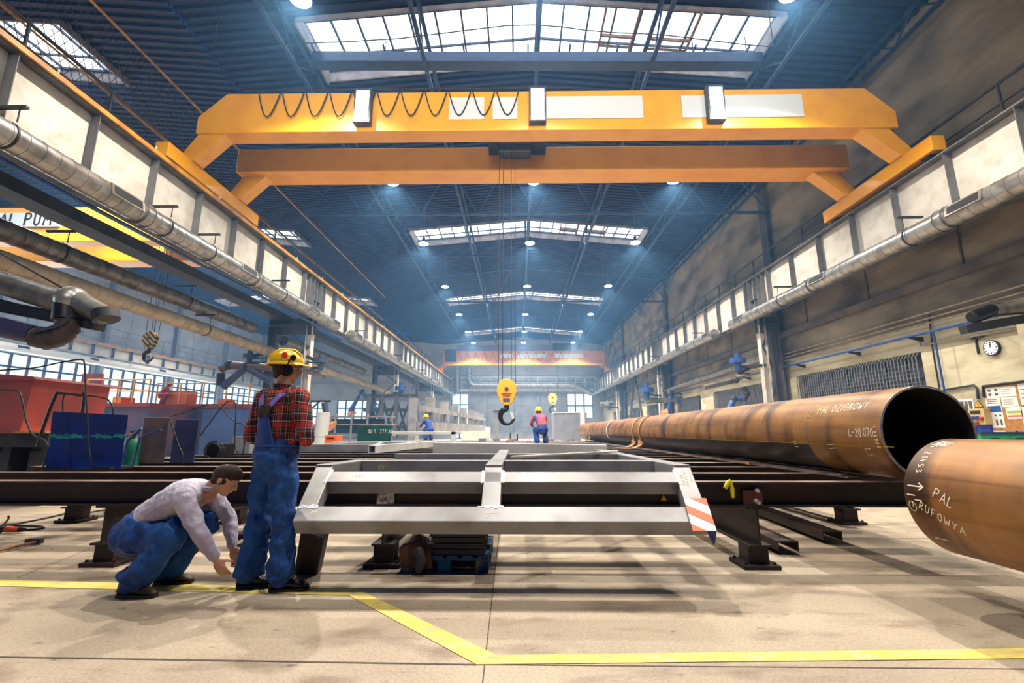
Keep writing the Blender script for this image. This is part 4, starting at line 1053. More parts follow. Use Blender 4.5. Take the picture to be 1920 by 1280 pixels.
# brown leather jacket heaped on the pallet
t = thing('work_jacket', 'crumpled brown leather work jacket thrown over the left end of the blue pallet', 'jacket', (x0 + .15, PY, .14))
b = MB()
nx_, ny_ = 26, 22
vs = []
for j in range(ny_ + 1):
    for i in range(nx_ + 1):
        u, v = i / nx_, j / ny_
        x = x0 + .005 + .27 * u; y = PY - .06 + .42 * v
        hgt = .14 + .17 * math.sin(math.pi * min(1, u * .9 + .12)) ** .6 * math.sin(math.pi * min(1, v * .8 + .2)) ** .5 * (.55 + .5 * u)
        hgt += .045 * noise.noise(Vector((x * 9, y * 9, 1))) + .02 * noise.noise(Vector((x * 26, y * 20, 5)))
        if v < .14: hgt = .05 + (hgt - .05) * (v / .14) ** .5; y = PY - .05 + .01 * math.sin(u * 20)
        vs.append((x + .02 * noise.noise(Vector((0, y * 12, hgt * 9))), y, max(hgt, .03 + .1 * v)))
b.add(vs, [(j * (nx_ + 1) + i, j * (nx_ + 1) + i + 1, (j + 1) * (nx_ + 1) + i + 1, (j + 1) * (nx_ + 1) + i) for j in range(ny_) for i in range(nx_)], 0, True)
o = b.build('jacket_body', mat('brown_leather', (112, 74, 56), .6, 0, (60, 42, 40), 6, bump=.4, bscale=25), t)
sd = o.modifiers.new('solid', 'SOLIDIFY'); sd.thickness = .012
b = MB(); b.tube([(x0 + .16, PY - .05, .2), (x0 + .2, PY - .1, .12), (x0 + .17, PY - .09, .04)], [.05, .045, .03], 12); b.build('sleeve', mat('dark_leather', (54, 44, 50), .5, 0, (36, 30, 36), 8, bump=.4, bscale=25), t)

# ================================================================ TOOLS ON THE FLOOR (left)
def flo(px, py, z=0): return P(px, py, Z=z)
a_ = flo(0, 1031, .03); c_ = flo(62, 1017, .03)
t = thing('sledge_hammer', 'sledge hammer with wooden handle lying on the floor at the left edge', 'hammer', a_)
b = MB(); b.tube([a_ - (c_ - a_) * .6, a_, c_ + (c_ - a_) * .1], [.016, .014, .015], 10); b.build('handle', mat('hammer_wood', (120, 74, 52), .7), t)
b = MB(); d = (c_ - a_).normalized(); pdir = Vector((-d.y, d.x, 0)); h0 = flo(50, 1014, .035); h1 = flo(79, 1014, .035); b.bar(h0, h1, .05, .05); b.build('head', M['darksteel'], t, bevel=.006)
g = flo(20, 993, .04)
t = thing('angle_grinder', 'red and black angle grinder lying on the floor at the left edge', 'grinder', g)
b = MB(); b.tube([g + Vector((-.17, 0, .0)), g + Vector((-.05, 0, .01))], [.03, .036], 12); b.cyl(g + Vector((-.17, -.02, -.03)), g + Vector((-.17, -.02, .03)), .045, 14); b.cyl(g + Vector((-.17, -.02, -.034)), g + Vector((-.17, -.02, -.03)), .065, 18); b.build('gear_head', M['hookblack'], t)
b = MB(); b.tube([g + Vector((-.05, 0, .01)), g + Vector((.09, .01, .0))], [.038, .03], 12); b.build('motor_body', M['red'], t)
b = MB(); b.tube([g + Vector((.09, .01, 0)), g + Vector((.16, .01, 0))], [.03, .02], 10); b.build('rear_grip', M['hookblack'], t)
def cable(label, pts, r=.009, name='cable', m=None):
    q = []
    pts = [Vector(p) for p in pts]
    for i in range(len(pts) - 1):
        p0, p1, p2, p3 = pts[max(i - 1, 0)], pts[i], pts[i + 1], pts[min(i + 2, len(pts) - 1)]
        for k in range(6):
            t_ = k / 6; q.append(.5 * ((2 * p1) + (p2 - p0) * t_ + (2 * p0 - 5 * p1 + 4 * p2 - p3) * t_ ** 2 + (3 * p1 - p0 - 3 * p2 + p3) * t_ ** 3))
    q.append(pts[-1]); b = MB(); b.tube(q, r, 6); return tag(b.build(name, m or M['cable']), label, 'cable')
cable('black cable lying on the floor from the grinder towards the platform', [flo(40, 994, .012), flo(80, 990, .012), flo(70, 986, .012), flo(10, 984, .012), flo(40, 980, .012), flo(112, 965, .012), flo(160, 950, .012), flo(200, 940, .012)], .012)
cable('thin black hose looping on the floor at the far left under the platform', [flo(-30, 1000, .01), flo(5, 984, .01), flo(16, 972, .012), P(16, 968, Y=5.6)], .012)
cable('bundle of grey cables on the floor under the platform left of the worker', [flo(150, 972, .01), flo(170, 960, .01), flo(205, 955, .02), flo(210, 964, .01), flo(196, 958, .02), flo(215, 948, .01)], .012, m=M['galvd'])
# ================================================================ RIGHT WALL FITTINGS
def wallpt(px, py, off=.03): return P(px, py, X=WX - off)
def run(name, label, pts, r, m, group=None, cat='pipe'):
    b = MB(); b.tube(pts, r, 8); return tag(b.build(name, m), label, cat, group)
for i, (zz, nm_) in enumerate(((6.78 - 1.6, 'upper'), (4.99, 'middle'), (4.83, 'lower'))):
    run('wall_conduit', 'thin pale conduit along the right plaster wall, %s of three above the blue pipe' % nm_, [(WX - .18, 2, zz), (WX - .18, 74, zz)], .03, M['beige'], 'pale conduits on the right wall')
t = thing('compressed_air_pipe', 'bright blue pipe running along the right plaster wall above the clock level', 'pipe', (WX - .35, 0, 4.5))
zb_ = P(1750, 620, X=WX - .35).z
b = MB(); b.tube([(WX - .35, 2, zb_), (WX - .35, 74, zb_)], .045, 10); b.build('pipe_body', M['pipeblue'], t)
for y in (13.6, 15.9, 18.9, 22.6, 28, 34, 40, 46, 52):
    b = MB(); b.prism([(WX, y, zb_ - .05), (WX - .5, y, zb_ - .05), (WX - .5, y, zb_ - .09), (WX, y, zb_ - .22)], (0, .05, 0)); b.build('bracket', M['darksteel'], t)
yd = P(1752, 630, X=WX - .3).y
b = MB(); b.tube([(WX - .35, yd, zb_), (WX - .3, yd, zb_ - .2), (WX - .3, yd, 1.2)], .03, 8); b.build('drop_pipe', M['pipeblue'], t)
run('wall_conduit', 'dark vertical conduit dropping beside the blue drop pipe on the right wall', [wallpt(1742, 590, .06), wallpt(1748, 650, .06), (WX - .06, wallpt(1748, 650).y, 1.5)], .025, M['darksteel'])
run('wall_conduit', 'rusty conduit with elbows running above the clock on the right wall', [wallpt(1722, 632, .08), wallpt(1726, 648, .08), wallpt(1780, 638, .08), wallpt(1925, 612, .08)], .03, M['beige'])
run('wall_conduit', 'dark conduit frame over the charts left of the notice board', [wallpt(1770, 731, .06), wallpt(1826, 722, .06), wallpt(1832, 728, .06), wallpt(1834, 748, .06)], .035, M['darksteel'])
run('wall_conduit', 'dark conduit running over the top of the notice board', [wallpt(1845, 745, .09), wallpt(1842, 724, .09), wallpt(1925, 714, .09)], .035, M['darksteel'])
b = MB(); p = wallpt(1830, 640, .04); b.box(WX - .06, WX, p.y - .02, p.y + .02, p.z - .4, p.z + .2); b.box(WX - .06, WX, p.y - .25, p.y + .15, p.z + .08, p.z + .12)
tag(b.build('wall_cross_hook', M['darksteel']), 'small cross-shaped metal bracket on the plaster wall left of the clock', 'bracket')
# clock
c = P(1862, 652, X=WX - .5 if False else WX - .02)
t = thing('wall_clock', 'round wall clock with white face and dark rim on the right plaster wall', 'clock', c)
r = .235
b = MB(); b.cyl((c.x, c.y, c.z), (c.x - .07, c.y, c.z), r, 40); b.build('rim', M['darksteel'], t)
b = MB(); b.cyl((c.x - .07, c.y, c.z), (c.x - .076, c.y, c.z), r * .88, 40); b.build('face', mat('clock_face', (222, 228, 240), .4), t)
for k in range(12):
    a = R(30 * k); q = Vector((c.x - .078, c.y - math.sin(a) * r * .72, c.z + math.cos(a) * r * .72)); b = MB(); b.obox(q, (.002, .012, .016 if k % 3 else .026)); b.build('hour_mark', M['hookblack'], t)
for nm_, ang, ln, wd in (('hour_hand', 0, .5, .016), ('minute_hand', 8, .72, .011)):
    a = R(ang); b = MB(); b.bar((c.x - .082, c.y, c.z), (c.x - .082, c.y - math.sin(a) * r * ln, c.z + math.cos(a) * r * ln), wd, .004, up=(1, 0, 0)); b.build(nm_, M['hookblack'], t)
# notice board with sheets
def wallrect(px0, py0, px1, py1, off):
    a = P(px0, (py0 + py1) / 2, X=WX - off); c2 = P(px1, (py0 + py1) / 2, X=WX - off); mid = (a.y + c2.y) / 2
    zt = P((px0 + px1) / 2, py0, Y=mid).z; zb2 = P((px0 + px1) / 2, py1, Y=mid).z
    return c2.y, a.y, zb2, zt
ya, yb_, z0, z1 = wallrect(1848, 716, 1990, 808, .05)
t = thing('notice_board', 'brown cork notice board full of white papers on the right wall', 'notice board', (WX, (ya + yb_) / 2, z0))
b = MB(); b.box(WX - .05, WX, ya, yb_, z0, z1); b.build('cork_panel', mat('cork', (188, 132, 74), .9, 0, (160, 108, 58), 10), t)
sheets = [(1849, 726, 1874, 745, 'safety instruction sheet'), (1874, 724, 1905, 743, 'plain form sheet'), (1852, 745, 1880, 802, 'long poster with a blue ship picture'), (1878, 744, 1909, 763, 'sheet with a small diagram'), (1887, 762, 1917, 785, 'sheet with green yellow and red stripes'), (1911, 718, 1935, 758, 'white sheet at the picture edge'), (1917, 762, 1960, 800, 'white sheet at the lower right')]
for i, (xa, ya2, xb, yb2, lab) in enumerate(sheets):
    a, bb_, zl, zh = wallrect(xa, ya2, xb, yb2, .055)
    s = thing('paper_sheet', 'white paper pinned to the cork board: %s' % lab, 'paper', (WX - .06, (a + bb_) / 2, zl), 'papers on the cork board')
    b = MB(); b.box(WX - .056, WX - .051, a, bb_, zl, zh); b.build('sheet', M['white'], s)
    H_ = zh - zl; W_ = bb_ - a
    def strip(u0, u1, v0, v1, m_, nm_):
        b = MB(); b.box(WX - .060, WX - .056, bb_ - u1 * W_, bb_ - u0 * W_, zl + v0 * H_, zl + v1 * H_); b.build(nm_, m_, s)
    if i == 0:
        for u in (.15, .65):
            for v in (.3, .7): strip(u, u + .22, v - .12, v + .12, M['inkgrey'], 'picture')
    if i == 2:
        strip(.05, .95, .52, .72, M['pipeblue'], 'ship_picture')
        for u in (.1, .45, .75): strip(u, u + .12, .38, .43, M['bluep'], 'blue_mark'); strip(u, u + .12, .08, .28, M['inkgrey'], 'small_figure')
        for v in (.8, .86, .92): strip(.1, .8, v, v + .02, M['inkgrey'], 'text_line')
    if i == 4:
        for v, m_ in ((.5, mat('chart_green', (90, 170, 90), .6)), (.36, mat('chart_yellow', (236, 210, 80), .6)), (.16, mat('chart_red', (220, 90, 70), .6))): strip(.05, .95, v, v + .13, m_, 'colour_band')
    if i in (1, 3, 5, 6):
        for v in (.3, .5, .7): strip(.15, .7, v, v + .03, M['galvd'], 'text_line')
# charts left of board
a, bb_, zl, zh = wallrect(1792, 748, 1826, 776, .03)
t = thing('wall_chart', 'white wall chart with grey columns partly hidden behind the pipe end', 'chart', (WX, a, zl)); b = MB(); b.box(WX - .02, WX, a, bb_, zl, zh); b.build('sheet', M['white'], t)
for k in range(4):
    b = MB(); yy = a + (bb_ - a) * (.08 + .23 * k); b.box(WX - .024, WX - .02, yy, yy + (bb_ - a) * .18, zl + (zh - zl) * .2, zl + (zh - zl) * .85); b.build('grey_column', M['galvd'], t)
a, bb_, zl, zh = wallrect(1806, 776, 1858, 822, .1)
t = thing('blue_cabinet', 'bright blue steel cabinet against the right wall behind the pipe end', 'cabinet', (WX - .3, a, 0)); b = MB(); b.box(WX - .12, WX, a, bb_ + .3, 0, zh); b.build('cabinet_body', mat('bright_blue', (16, 62, 190), .4), t)
b = MB(); b.box(WX - .13, WX - .12, (a + bb_) / 2 - .01, (a + bb_) / 2 + .01, .1, zh - .05); b.build('door_gap', M['black'], t)
# socket box with warning sign
a, bb_, zl, zh = wallrect(1826, 766, 1854, 796, .15)
t = thing('socket_box', 'beige electrical socket box with red and blue plugs below a yellow warning triangle', 'socket box', (WX - .1, a, zl))
b = MB(); b.box(WX - .28, WX - .02, a, bb_, zl, zh); b.build('box_body', mat('beige_plastic', (206, 178, 120), .5), t, bevel=.01)
b = MB(); b.box(WX - .3, WX - .28, a + .1, bb_ - .05, zl + .33, zl + .42); b.build('dark_window', M['black'], t)
for k, (m_, dz) in enumerate(((M['bluep'], .22), (M['bluep'], .22), (M['red'], .06), (M['red'], .06), (M['red'], .2))):
    yy = bb_ - .14 - .12 * k if k < 2 else bb_ - .06 - .16 * (k - 2); b = MB(); b.cyl((WX - .28, yy, zl + dz), (WX - .36, yy, zl + dz - .03), .05, 12); b.build('plug_socket', m_, t)
c = P(1835, 757, X=WX - .05); t = thing('warning_triangle', 'yellow high voltage warning triangle above the beige socket box', 'sign', c); s_ = .13
b = MB(); b.prism([(c.x, c.y - s_, c.z - s_ * .85), (c.x, c.y + s_, c.z - s_ * .85), (c.x, c.y, c.z + s_)], (-.01, 0, 0)); b.build('plate', M['black'], t)
s_ = .1; b = MB(); b.prism([(c.x - .011, c.y - s_, c.z - s_ * .8), (c.x - .011, c.y + s_, c.z - s_ * .8), (c.x - .011, c.y, c.z + s_ * .95)], (-.004, 0, 0)); b.build('yellow_face', M['yellow'], t)
b = MB(); b.bar((c.x - .018, c.y + .01, c.z + .05), (c.x - .018, c.y - .015, c.z), .02, .004, up=(1, 0, 0)); b.bar((c.x - .018, c.y + .02, c.z - .005), (c.x - .018, c.y - .005, c.z - .065), .02, .004, up=(1, 0, 0)); b.build('lightning_symbol', M['black'], t)
# green tool bench
a = P(1838, 815, Y=11.6); c = P(1990, 815, Y=11.6)
t = thing('tool_bench', 'green tool bench with drawers under the notice board', 'bench', (a.x + 1, 11.8, 0))
zt = P(1880, 811, Y=11.6).z; b = MB(); b.box(a.x, c.x + .5, 11.6, 12.5, .1, zt - .03); b.build('bench_body', mat('bench_green', (24, 158, 120), .5, 0, (60, 170, 80), 2), t)
b = MB(); b.box(a.x - .03, c.x + .5, 11.55, 12.5, zt - .03, zt + .02); b.build('worktop', mat('bench_navy', (24, 50, 104), .5), t)
for k in range(3):
    xa = a.x + .08 + k * .62; b = MB(); b.box(xa, xa + .52, 11.585, 11.6, .25, zt - .07); d = b.build('drawer', mat('bench_green_%d' % k, (30, 168, 128), .5), t); b = MB(); b.bar((xa + .15, 11.57, zt - .14), (xa + .35, 11.57, zt - .14), .02, .02); b.build('handle', M['hookblack'], d)
for i, (px, w2) in enumerate(((1885, .3), (1905, .35))):
    q = P(px, 807, Y=11.9); b = MB(); b.box(q.x - w2 / 2, q.x + w2 / 2, 11.75, 12.05, zt + .02, zt + .05); tag(b.build('paper_stack', M['white']), 'loose white papers lying on the green tool bench, %s heap' % ('left' if i == 0 else 'right'), 'paper', 'papers on the tool bench')

# ---- extraction arms and fans
def fan(c, s, m):
    b = MB(); x, y, z = c; b.cyl((x, y, z - .11 * s), (x, y, z + .11 * s), .36 * s, 28); b.cyl((x, y, z + .11 * s), (x, y, z + .32 * s), .13 * s, 16); b.cyl((x, y, z + .32 * s), (x, y, z + .36 * s), .09 * s, 16); b.cyl((x, y, z - .5 * s), (x, y, z - .11 * s), .14 * s, 16); return b
fanblue = mat('fan_blue', (58, 72, 100), .5, 0, (40, 52, 78), 3)
armblue = mat('arm_blue', (40, 78, 148), .5, 0, (30, 58, 110), 3)
def arm(label, fanp, armpts, r, hood=None, am=None, m=None, bracket=None, scale=1.0):
    t = thing('fume_extractor_arm', label, 'extractor arm', fanp)
    fan(fanp, scale, m).build('fan', m or fanblue, t)
    for i, pts in enumerate(armpts):
        q = []
        b = MB(); b.tube(pts, r, 14); b.build('arm_tube', am[i] if am else M['galvd'], t)
        for p in pts[1:-1]: b = MB(); b.ball(p, r * 1.25, n=14); b.build('joint', M['darksteel'], t)
    cx_ = GXL if fanp.x < 0 else GXR; cy_ = min((24, 42, 60), key=lambda v: abs(v - fanp.y))
    b = MB(); b.bar((cx_, cy_ - .15, fanp.z - .35), (fanp.x, fanp.y, fanp.z - .35), .12, .14); b.build('wall_arm', M['darksteel'], t)
    if bracket: b = MB(); b.bar(bracket[0], bracket[1], .14, .16); b.bar(Vector(bracket[0]) + Vector((0, 0, -.3)), bracket[1], .06, .06); b.build('bracket', M['darksteel'], t)
    if hood: b = MB(); b.cyl(hood[0], hood[1], r * 1.1, 16, r2=r * 2.0); b.build('hood', mat('orange_hood', (190, 120, 60), .5), t)
    return t
Yc = 23.2
pp = lambda x, y, Y=Yc: P(x, y, Y=Y)
arm('dark extraction fan and bent arm on the left column, left of the worker', pp(468, 668), [[pp(520, 690), pp(430, 684), pp(414, 692)], [pp(414, 700), pp(413, 722)], [pp(418, 725), pp(462, 688), pp(510, 715)]], .2, None, [mat('arm_brown', (110, 84, 72), .45, .4), M['platform'], mat('arm_navy', (66, 66, 96), .45, .3)], fanblue, (pp(500, 660), pp(465, 672)))
arm('blue extraction fan with pipe arm on the left column, right of the worker', pp(602, 676), [[pp(560, 690), pp(612, 706)], [pp(608, 755), pp(612, 778), pp(620, 797)]], .15, (pp(618, 795), pp(624, 799)), [M['galvd'], mat('arm_black', (36, 38, 60), .4)], fanblue, (pp(575, 668), pp(600, 680)))
arm('blue extraction fan above a folded arm on the second left column', pp(752, 728, 41), [[pp(705, 745, 41), pp(740, 740, 41), pp(770, 745, 41)], [pp(656, 772, 41), pp(678, 734, 41), pp(712, 775, 41)]], .22, (pp(656, 772, 41), pp(660, 778, 41)), [M['galvd'], armblue], armblue, None, 1.5)
arm('blue extraction fan beside the nearest right column with grey pipe arm', pp(1383, 676, 24.6), [[pp(1320, 726, 24.6), pp(1380, 712, 24.6), pp(1388, 706, 24.6)], [pp(1394, 726, 24.6), pp(1400, 738, 24.6), pp(1394, 750, 24.6)], [pp(1368, 766, 24.6), pp(1376, 748, 24.6), pp(1390, 748, 24.6)]], .15, None, [M['galvd'], M['darksteel'], armblue], armblue, (pp(1405, 690, 24.6), pp(1384, 700, 24.6)), 1.15)
arm('blue folded extraction arm with fan at the second right column', pp(1212, 731, 40), [[pp(1212, 752, 40), pp(1290, 747, 40), pp(1298, 762, 40), pp(1285, 766, 40)], [pp(1253, 778, 40), pp(1257, 738, 40), pp(1285, 764, 40)]], .24, (pp(1240, 776, 40), pp(1250, 776, 40)), [M['galvd'], armblue], armblue, None, 1.7)
arm('small far extraction arm on the right side near the end wall', pp(1140, 758, 58), [[pp(1125, 758, 58), pp(1150, 756, 58)], [pp(1180, 782, 58), pp(1200, 770, 58)]], .3, None, [M['galvd'], armblue], M['galvd'], None, 1.5)
# near left extractor: boom, duct, elbow, hose
t = thing('fume_extractor_arm', 'big near extraction arm at the left edge with black concertina elbow and silver duct', 'extractor arm', P(130, 600, Y=8.2))
Y8 = 8.2; q8 = lambda x, y, d=0: P(x, y, Y=Y8 + d)
b = MB(); b.tube([q8(-60, 513), q8(118, 568)], .2, 20); b.build('duct_tube', M['galvd'], t)
b = MB(); b.ball(q8(135, 562), (.27, .27, .26), n=20); b.tube([q8(140, 560), q8(165, 575), q8(200, 592)], [.2, .19, .17], 18); b.build('elbow', M['galv'], t)
b = MB(); b.cyl(q8(196, 583), q8(200, 600), .21, 18); b.build('end_flange', M['darksteel'], t)
b = MB(); b.bar(q8(-60, 563, .2), q8(188, 610, .2), .25, .22); b.bar(q8(-60, 548, .2), q8(110, 590, .2), .05, .05); b.build('boom', M['darksteel'], t)
b = MB(); b.cyl(q8(130, 572), q8(128, 600), .24, 20); b.build('swivel', M['hookblack'], t)
b = MB(); pts = [q8(130, 598), q8(127, 615), q8(112, 630), q8(88, 636), q8(66, 630)]
pts2 = []
for i in range(len(pts) - 1):
    for k in range(5): pts2.append(pts[i].lerp(pts[i + 1], k / 5))
b.tube(pts2, [.2 if k % 2 else .175 for k in range(len(pts2))], 18); b.build('concertina_hose', mat('hose_dark', (70, 56, 56), .5, 0, (50, 40, 44), 8), t)
b = MB(); b.tube([q8(-60, 600), q8(66, 628)], [.2, .17], 18); b.build('lower_arm', mat('arm_navy2', (60, 56, 96), .45, .2), t)
b = MB(); b.bar(q8(62, 622, -.2), q8(112, 610, -.2), .03, .06); b.bar(q8(112, 610, -.2), q8(132, 590, -.2), .03, .06); b.build('linkage', M['railsteel'], t)
run('slanted_rod', 'black guy rod slanting down to the near extraction arm', [P(0, 475, Y=8.4), P(122, 542, Y=8.4)], .02, M['darksteel'], cat='rod')
# right edge boom
t = thing('fume_extractor_arm', 'extraction boom with ribbed hose at the right edge above the clock', 'extractor arm', P(1860, 600, Y=11.8))
Y11 = 11.8; r8 = lambda x, y: P(x, y, Y=Y11)
b = MB(); b.tube([r8(1985, 570), r8(1860, 582)], [.2, .16], 16); b.build('duct_tube', M['galvd'], t)
b = MB(); A_, B_ = r8(1862, 580), r8(1822, 596); b.tube([A_.lerp(B_, k / 14) for k in range(15)], [.17 if k % 2 else .15 for k in range(15)], 16); b.build('ribbed_hose', M['hookblack'], t)
b = MB(); b.bar(r8(1985, 586), r8(1806, 618), .22, .22); b.bar(r8(1985, 560), r8(1870, 570), .05, .05); b.build('boom', M['darksteel'], t)
# pipes under the left girder
run('blue_pipe', 'long blue pipe hung beneath the left crane girder', [(GXL + .36, -2, 6.8), (GXL + .36, 75, 6.8)], .06, M['pipeblue'])
run('grey_wall_pipe', 'fat grey pipe along the right wall between the lattice columns', [(WX - .6, 25, 5.2), (WX - .6, 48, 4.6)], .22, M['galvd'])
b = MB(); b.box(GXL - 1.9, GXL - 1.2, -2, 76, 7.0, 7.35); tag(b.build('longitudinal_beam', M['darksteel']), 'dark lengthwise beam on the bay side of the left crane girder', 'beam')

# ================================================================ FAR END AND PLATFORM CLUTTER
def blk(name, label, cat, px0, px1, py0, py1, Y, depth, m, z0=0, bevel=.01):
    a = P(px0, py1, Y=Y); c = P(px1, py0, Y=Y); t = thing(name, label, cat, ((a.x + c.x) / 2, Y, z0)); b = MB(); b.box(a.x, c.x, Y, Y + depth, z0 if z0 is not None else a.z, c.z); b.build(name + '_body', m, t, bevel=bevel); return t, a, c
blk('concrete_block', 'pale green-grey concrete block wall piece before the far doors', 'concrete block', 865, 918, 800, 824, 60, 2, M['concblock'])
t, a, c = blk('control_cabinet', 'large grey cabinet at the right before the far end wall', 'cabinet', 1040, 1100, 774, 824, 52, 4, mat('cabinet_grey', (118, 116, 122), .5, 0, (100, 98, 106), 1))
b = MB(); b.box(a.x - .05, c.x + .05, 51.9, 56.1, c.z, c.z + .1); b.build('top_edge', M['rawsteel2'], t)
t, a, c = blk('welding_table_post', 'pale vertical post in front of the far grey cabinet', 'post', 1090, 1096, 772, 824, 44, .4, M['rawsteel2'])
# walkway across the end wall
t = thing('end_walkway', 'pale walkway with railing running across the far end wall above the doors', 'walkway', (0, YE - 1.2, 7.9))
z0w = P(985, 729, Y=75.6).z; z1w = P(985, 706, Y=75.6).z
b = MB(); b.box(-11, 12.9, 76.3, 76.9, z0w - .35, z0w + .1); b.build('deck_beam', M['rawsteel2'], t)
for zz in (z1w, (z0w + z1w) / 2 + .1): b = MB(); b.cyl((-11, 76.34, zz), (12.9, 76.34, zz), .06, 8); b.build('hand_rail', M['rawsteel2'], t)
for k in range(16): xx = -11 + 23.9 * k / 15; b = MB(); b.box(xx - .06, xx + .06, 76.28, 76.4, z0w, z1w); b.build('rail_post', M['rawsteel2'], t)
# T-shaped steel section
Yt = 24; a = P(925, 822, Y=Yt); c = P(925, 768, Y=Yt)
t = thing('tee_section', 'grey steel T-shaped post standing at the far end of the platform', 'steel post', (a.x, Yt, 0))
b = MB(); x0_, x1_ = P(925, 800, Y=Yt).x, P(934, 800, Y=Yt).x; b.box(x0_, x1_, Yt, Yt + .35, 0, c.z); b.build('web', M['rawsteel'], t)
b = MB(); b.box(P(913, 768, Y=Yt).x, P(937, 768, Y=Yt).x, Yt - .1, Yt + .45, c.z - .04, c.z); b.build('flange', M['rawsteel'], t)
b = MB(); b.prism([(x1_, Yt + .1, c.z - .04), (P(942, 790, Y=Yt).x, Yt + .1, c.z - .5), (P(937, 780, Y=Yt).x, Yt + .1, c.z - .04)], (0, .03, 0)); b.build('gusset', M['darksteel'], t)
# dark rusty floor of scrap at the end of the platform
t = thing('scrap_plate', 'brown plate littered with offcuts at the far end of the platform', 'plate', (-.2, 24, TZ)); b = MB(); b.box(-3.4, 2.9, 17.5, 22.5, .734, .744); b.build('plate_body', mat('scrap_brown', (84, 66, 66), .7, .2, (58, 46, 50), 2), t)
for i in range(16):
    x = random.uniform(-3, 2.6); y = random.uniform(18, 22.2); s_ = random.uniform(.05, .16); b = MB(); b.obox((x, y, .744 + s_ * .3), (s_, s_ * .7, s_ * .3), Matrix.Rotation(random.uniform(0, 3), 3, 'Z'))
    tag(b.build('steel_offcut', random.choice([M['rawsteel2'], M['rawsteel'], M['strap']])), 'small steel offcut scattered on the brown plate at the platform end', 'offcut', 'offcuts at the platform end')
b = MB()
q = P(903, 827, Y=19); b.box(q.x - .13, q.x + .13, 19, 19.5, .736, q.z + .12); tag(b.build('cut_tube_piece', M['rawsteel']), 'short cut piece of square tube lying at the platform end', 'tube')
for i, (px, h0_) in enumerate(((957, 811), (970, 813))):
    q = P(px, h0_, Y=22); b = MB(); b.cyl((q.x, 22, .736), (q.x, 22, q.z), .03, 8); tag(b.build('stake', M['darksteel']), 'thin dark stake standing at the platform end, %s of two' % ('left' if i == 0 else 'right'), 'stake', 'stakes at the platform end')
M['tower'] = mat('tower_steel', (150, 148, 148), .5, .2, (118, 116, 118), 1.2)
t = thing('lattice_stand', 'dark steel stand with crossed braces between the second left column and the tower', 'steel stand', (-10, 38, 0))
sx_ = [P(q, 780, Y=38).x for q in (690, 715, 742, 768)]; sz_ = P(715, 742, Y=38).z
for q in sx_: b = MB(); b.bar((q, 38, 0), (q, 38, sz_), .3, .3); b.build('post', M['pilaster'], t)
for q0_, q1_ in zip(sx_[:-1], sx_[1:]):
    b = MB(); b.bar((q0_, 38, .3), (q1_, 38, sz_ - .3), .16, .16); b.build('brace', M['darksteel'], t); b = MB(); b.bar((q1_, 38.2, .3), (q0_, 38.2, sz_ - .3), .16, .16); b.build('brace', M['darksteel'], t)
for zz in (1.5, 2.9, sz_): b = MB(); b.bar((sx_[0] - .4, 38, zz), (sx_[-1] + .4, 38, zz), .25, .25); b.build('cross_rail', M['darksteel'], t)
t = thing('red_beam', 'thin rusty red beam fixed across the nearest left column beside the worker', 'beam', (GXL, 23.8, 2.7))
za_ = P(600, 752, Y=23.7).z; b = MB(); b.bar((P(540, 752, Y=23.7).x, 23.7, za_), (P(620, 752, Y=23.7).x, 23.7, za_), .12, .1); b.bar((GXL, 23.7, za_ - .9), (P(600, 752, Y=23.7).x, 23.7, za_), .07, .07); b.build('beam_body', M['platform'], t)
# tower structure right of left columns
t = thing('steel_tower_frame', 'big pale steel ladder-like frame lying on its side by the left columns', 'steel frame', P(800, 800, Y=30))
def tb(nm_, p, q, w3, h3, m=None): b = MB(); b.bar(p, q, w3, h3); b.build(nm_, m or M['tower'], t)
T = lambda px, py, Y: P(px, py, Y=Y)
ya3, yb3 = 25, 55
xa3 = T(777, 800, ya3).x
z1_, z2_, z3_, z4_ = T(777, 765, ya3).z, T(777, 795, ya3).z, T(777, 805, ya3).z, T(777, 746, ya3).z
for nm_, z in (('upper_rail', z1_), ('middle_rail', z2_), ('lower_rail', z3_)): tb(nm_, (xa3 + .3, ya3, z), (xa3 + 1.6, yb3, z + .15), .3, .3)
tb('end_plate', (xa3 - .1, ya3, 0.0), (xa3 - .1, ya3, z4_), .45, .3, M['rawsteel'])
for k in range(7):
    yy = ya3 + 2.6 + k * 4.2; tb('post', (xa3 + .2 + 1.3 * (yy - ya3) / 30, yy, z2_), (xa3 + .2 + 1.3 * (yy - ya3) / 30, yy, z1_ + .75), .55, .3)
# green board, orange welder, etc on platform
blk('green_panel', 'dark green chalked steel panel standing upright on the platform behind the frames', 'panel', 669, 735, 797, 826, 14.6, .03, mat('dark_green', (16, 72, 64), .4, 0, (10, 50, 50), 3), z0=TZ)
GP = [o for o in COL.objects if o.name == 'green_panel'][0]
q = P(690, 812, Y=14.59); write(text_strokes('OO 5  777 AO', .11), fr0(q.x, 14.59, q.z), .012, 'chalk_lettering', M['chalk'], GP)
t, a, c = blk('welding_machine', 'orange welding power source standing on the platform edge right of the worker', 'welding machine', 608, 632, 816, 829, 14.2, .45, mat('welder_orange', (240, 104, 24), .4), z0=TZ)
b = MB(); b.tube([(a.x + .05, 14.3, c.z), (a.x + .1, 14.3, c.z + .07), (c.x - .1, 14.3, c.z + .07), (c.x - .05, 14.3, c.z)], .015, 8); b.build('handle', M['hookblack'], t)
b = MB(); b.box(a.x + .06, a.x + .3, 14.19, 14.2, a.z + .1, a.z + .14); b.build('dark_strip', M['hookblack'], t)
t, a, c = blk('steel_drum', 'pale steel drum standing right of the worker behind the platform', 'drum', 585, 602, 772, 820, 16, .02, M['rawsteel2'])
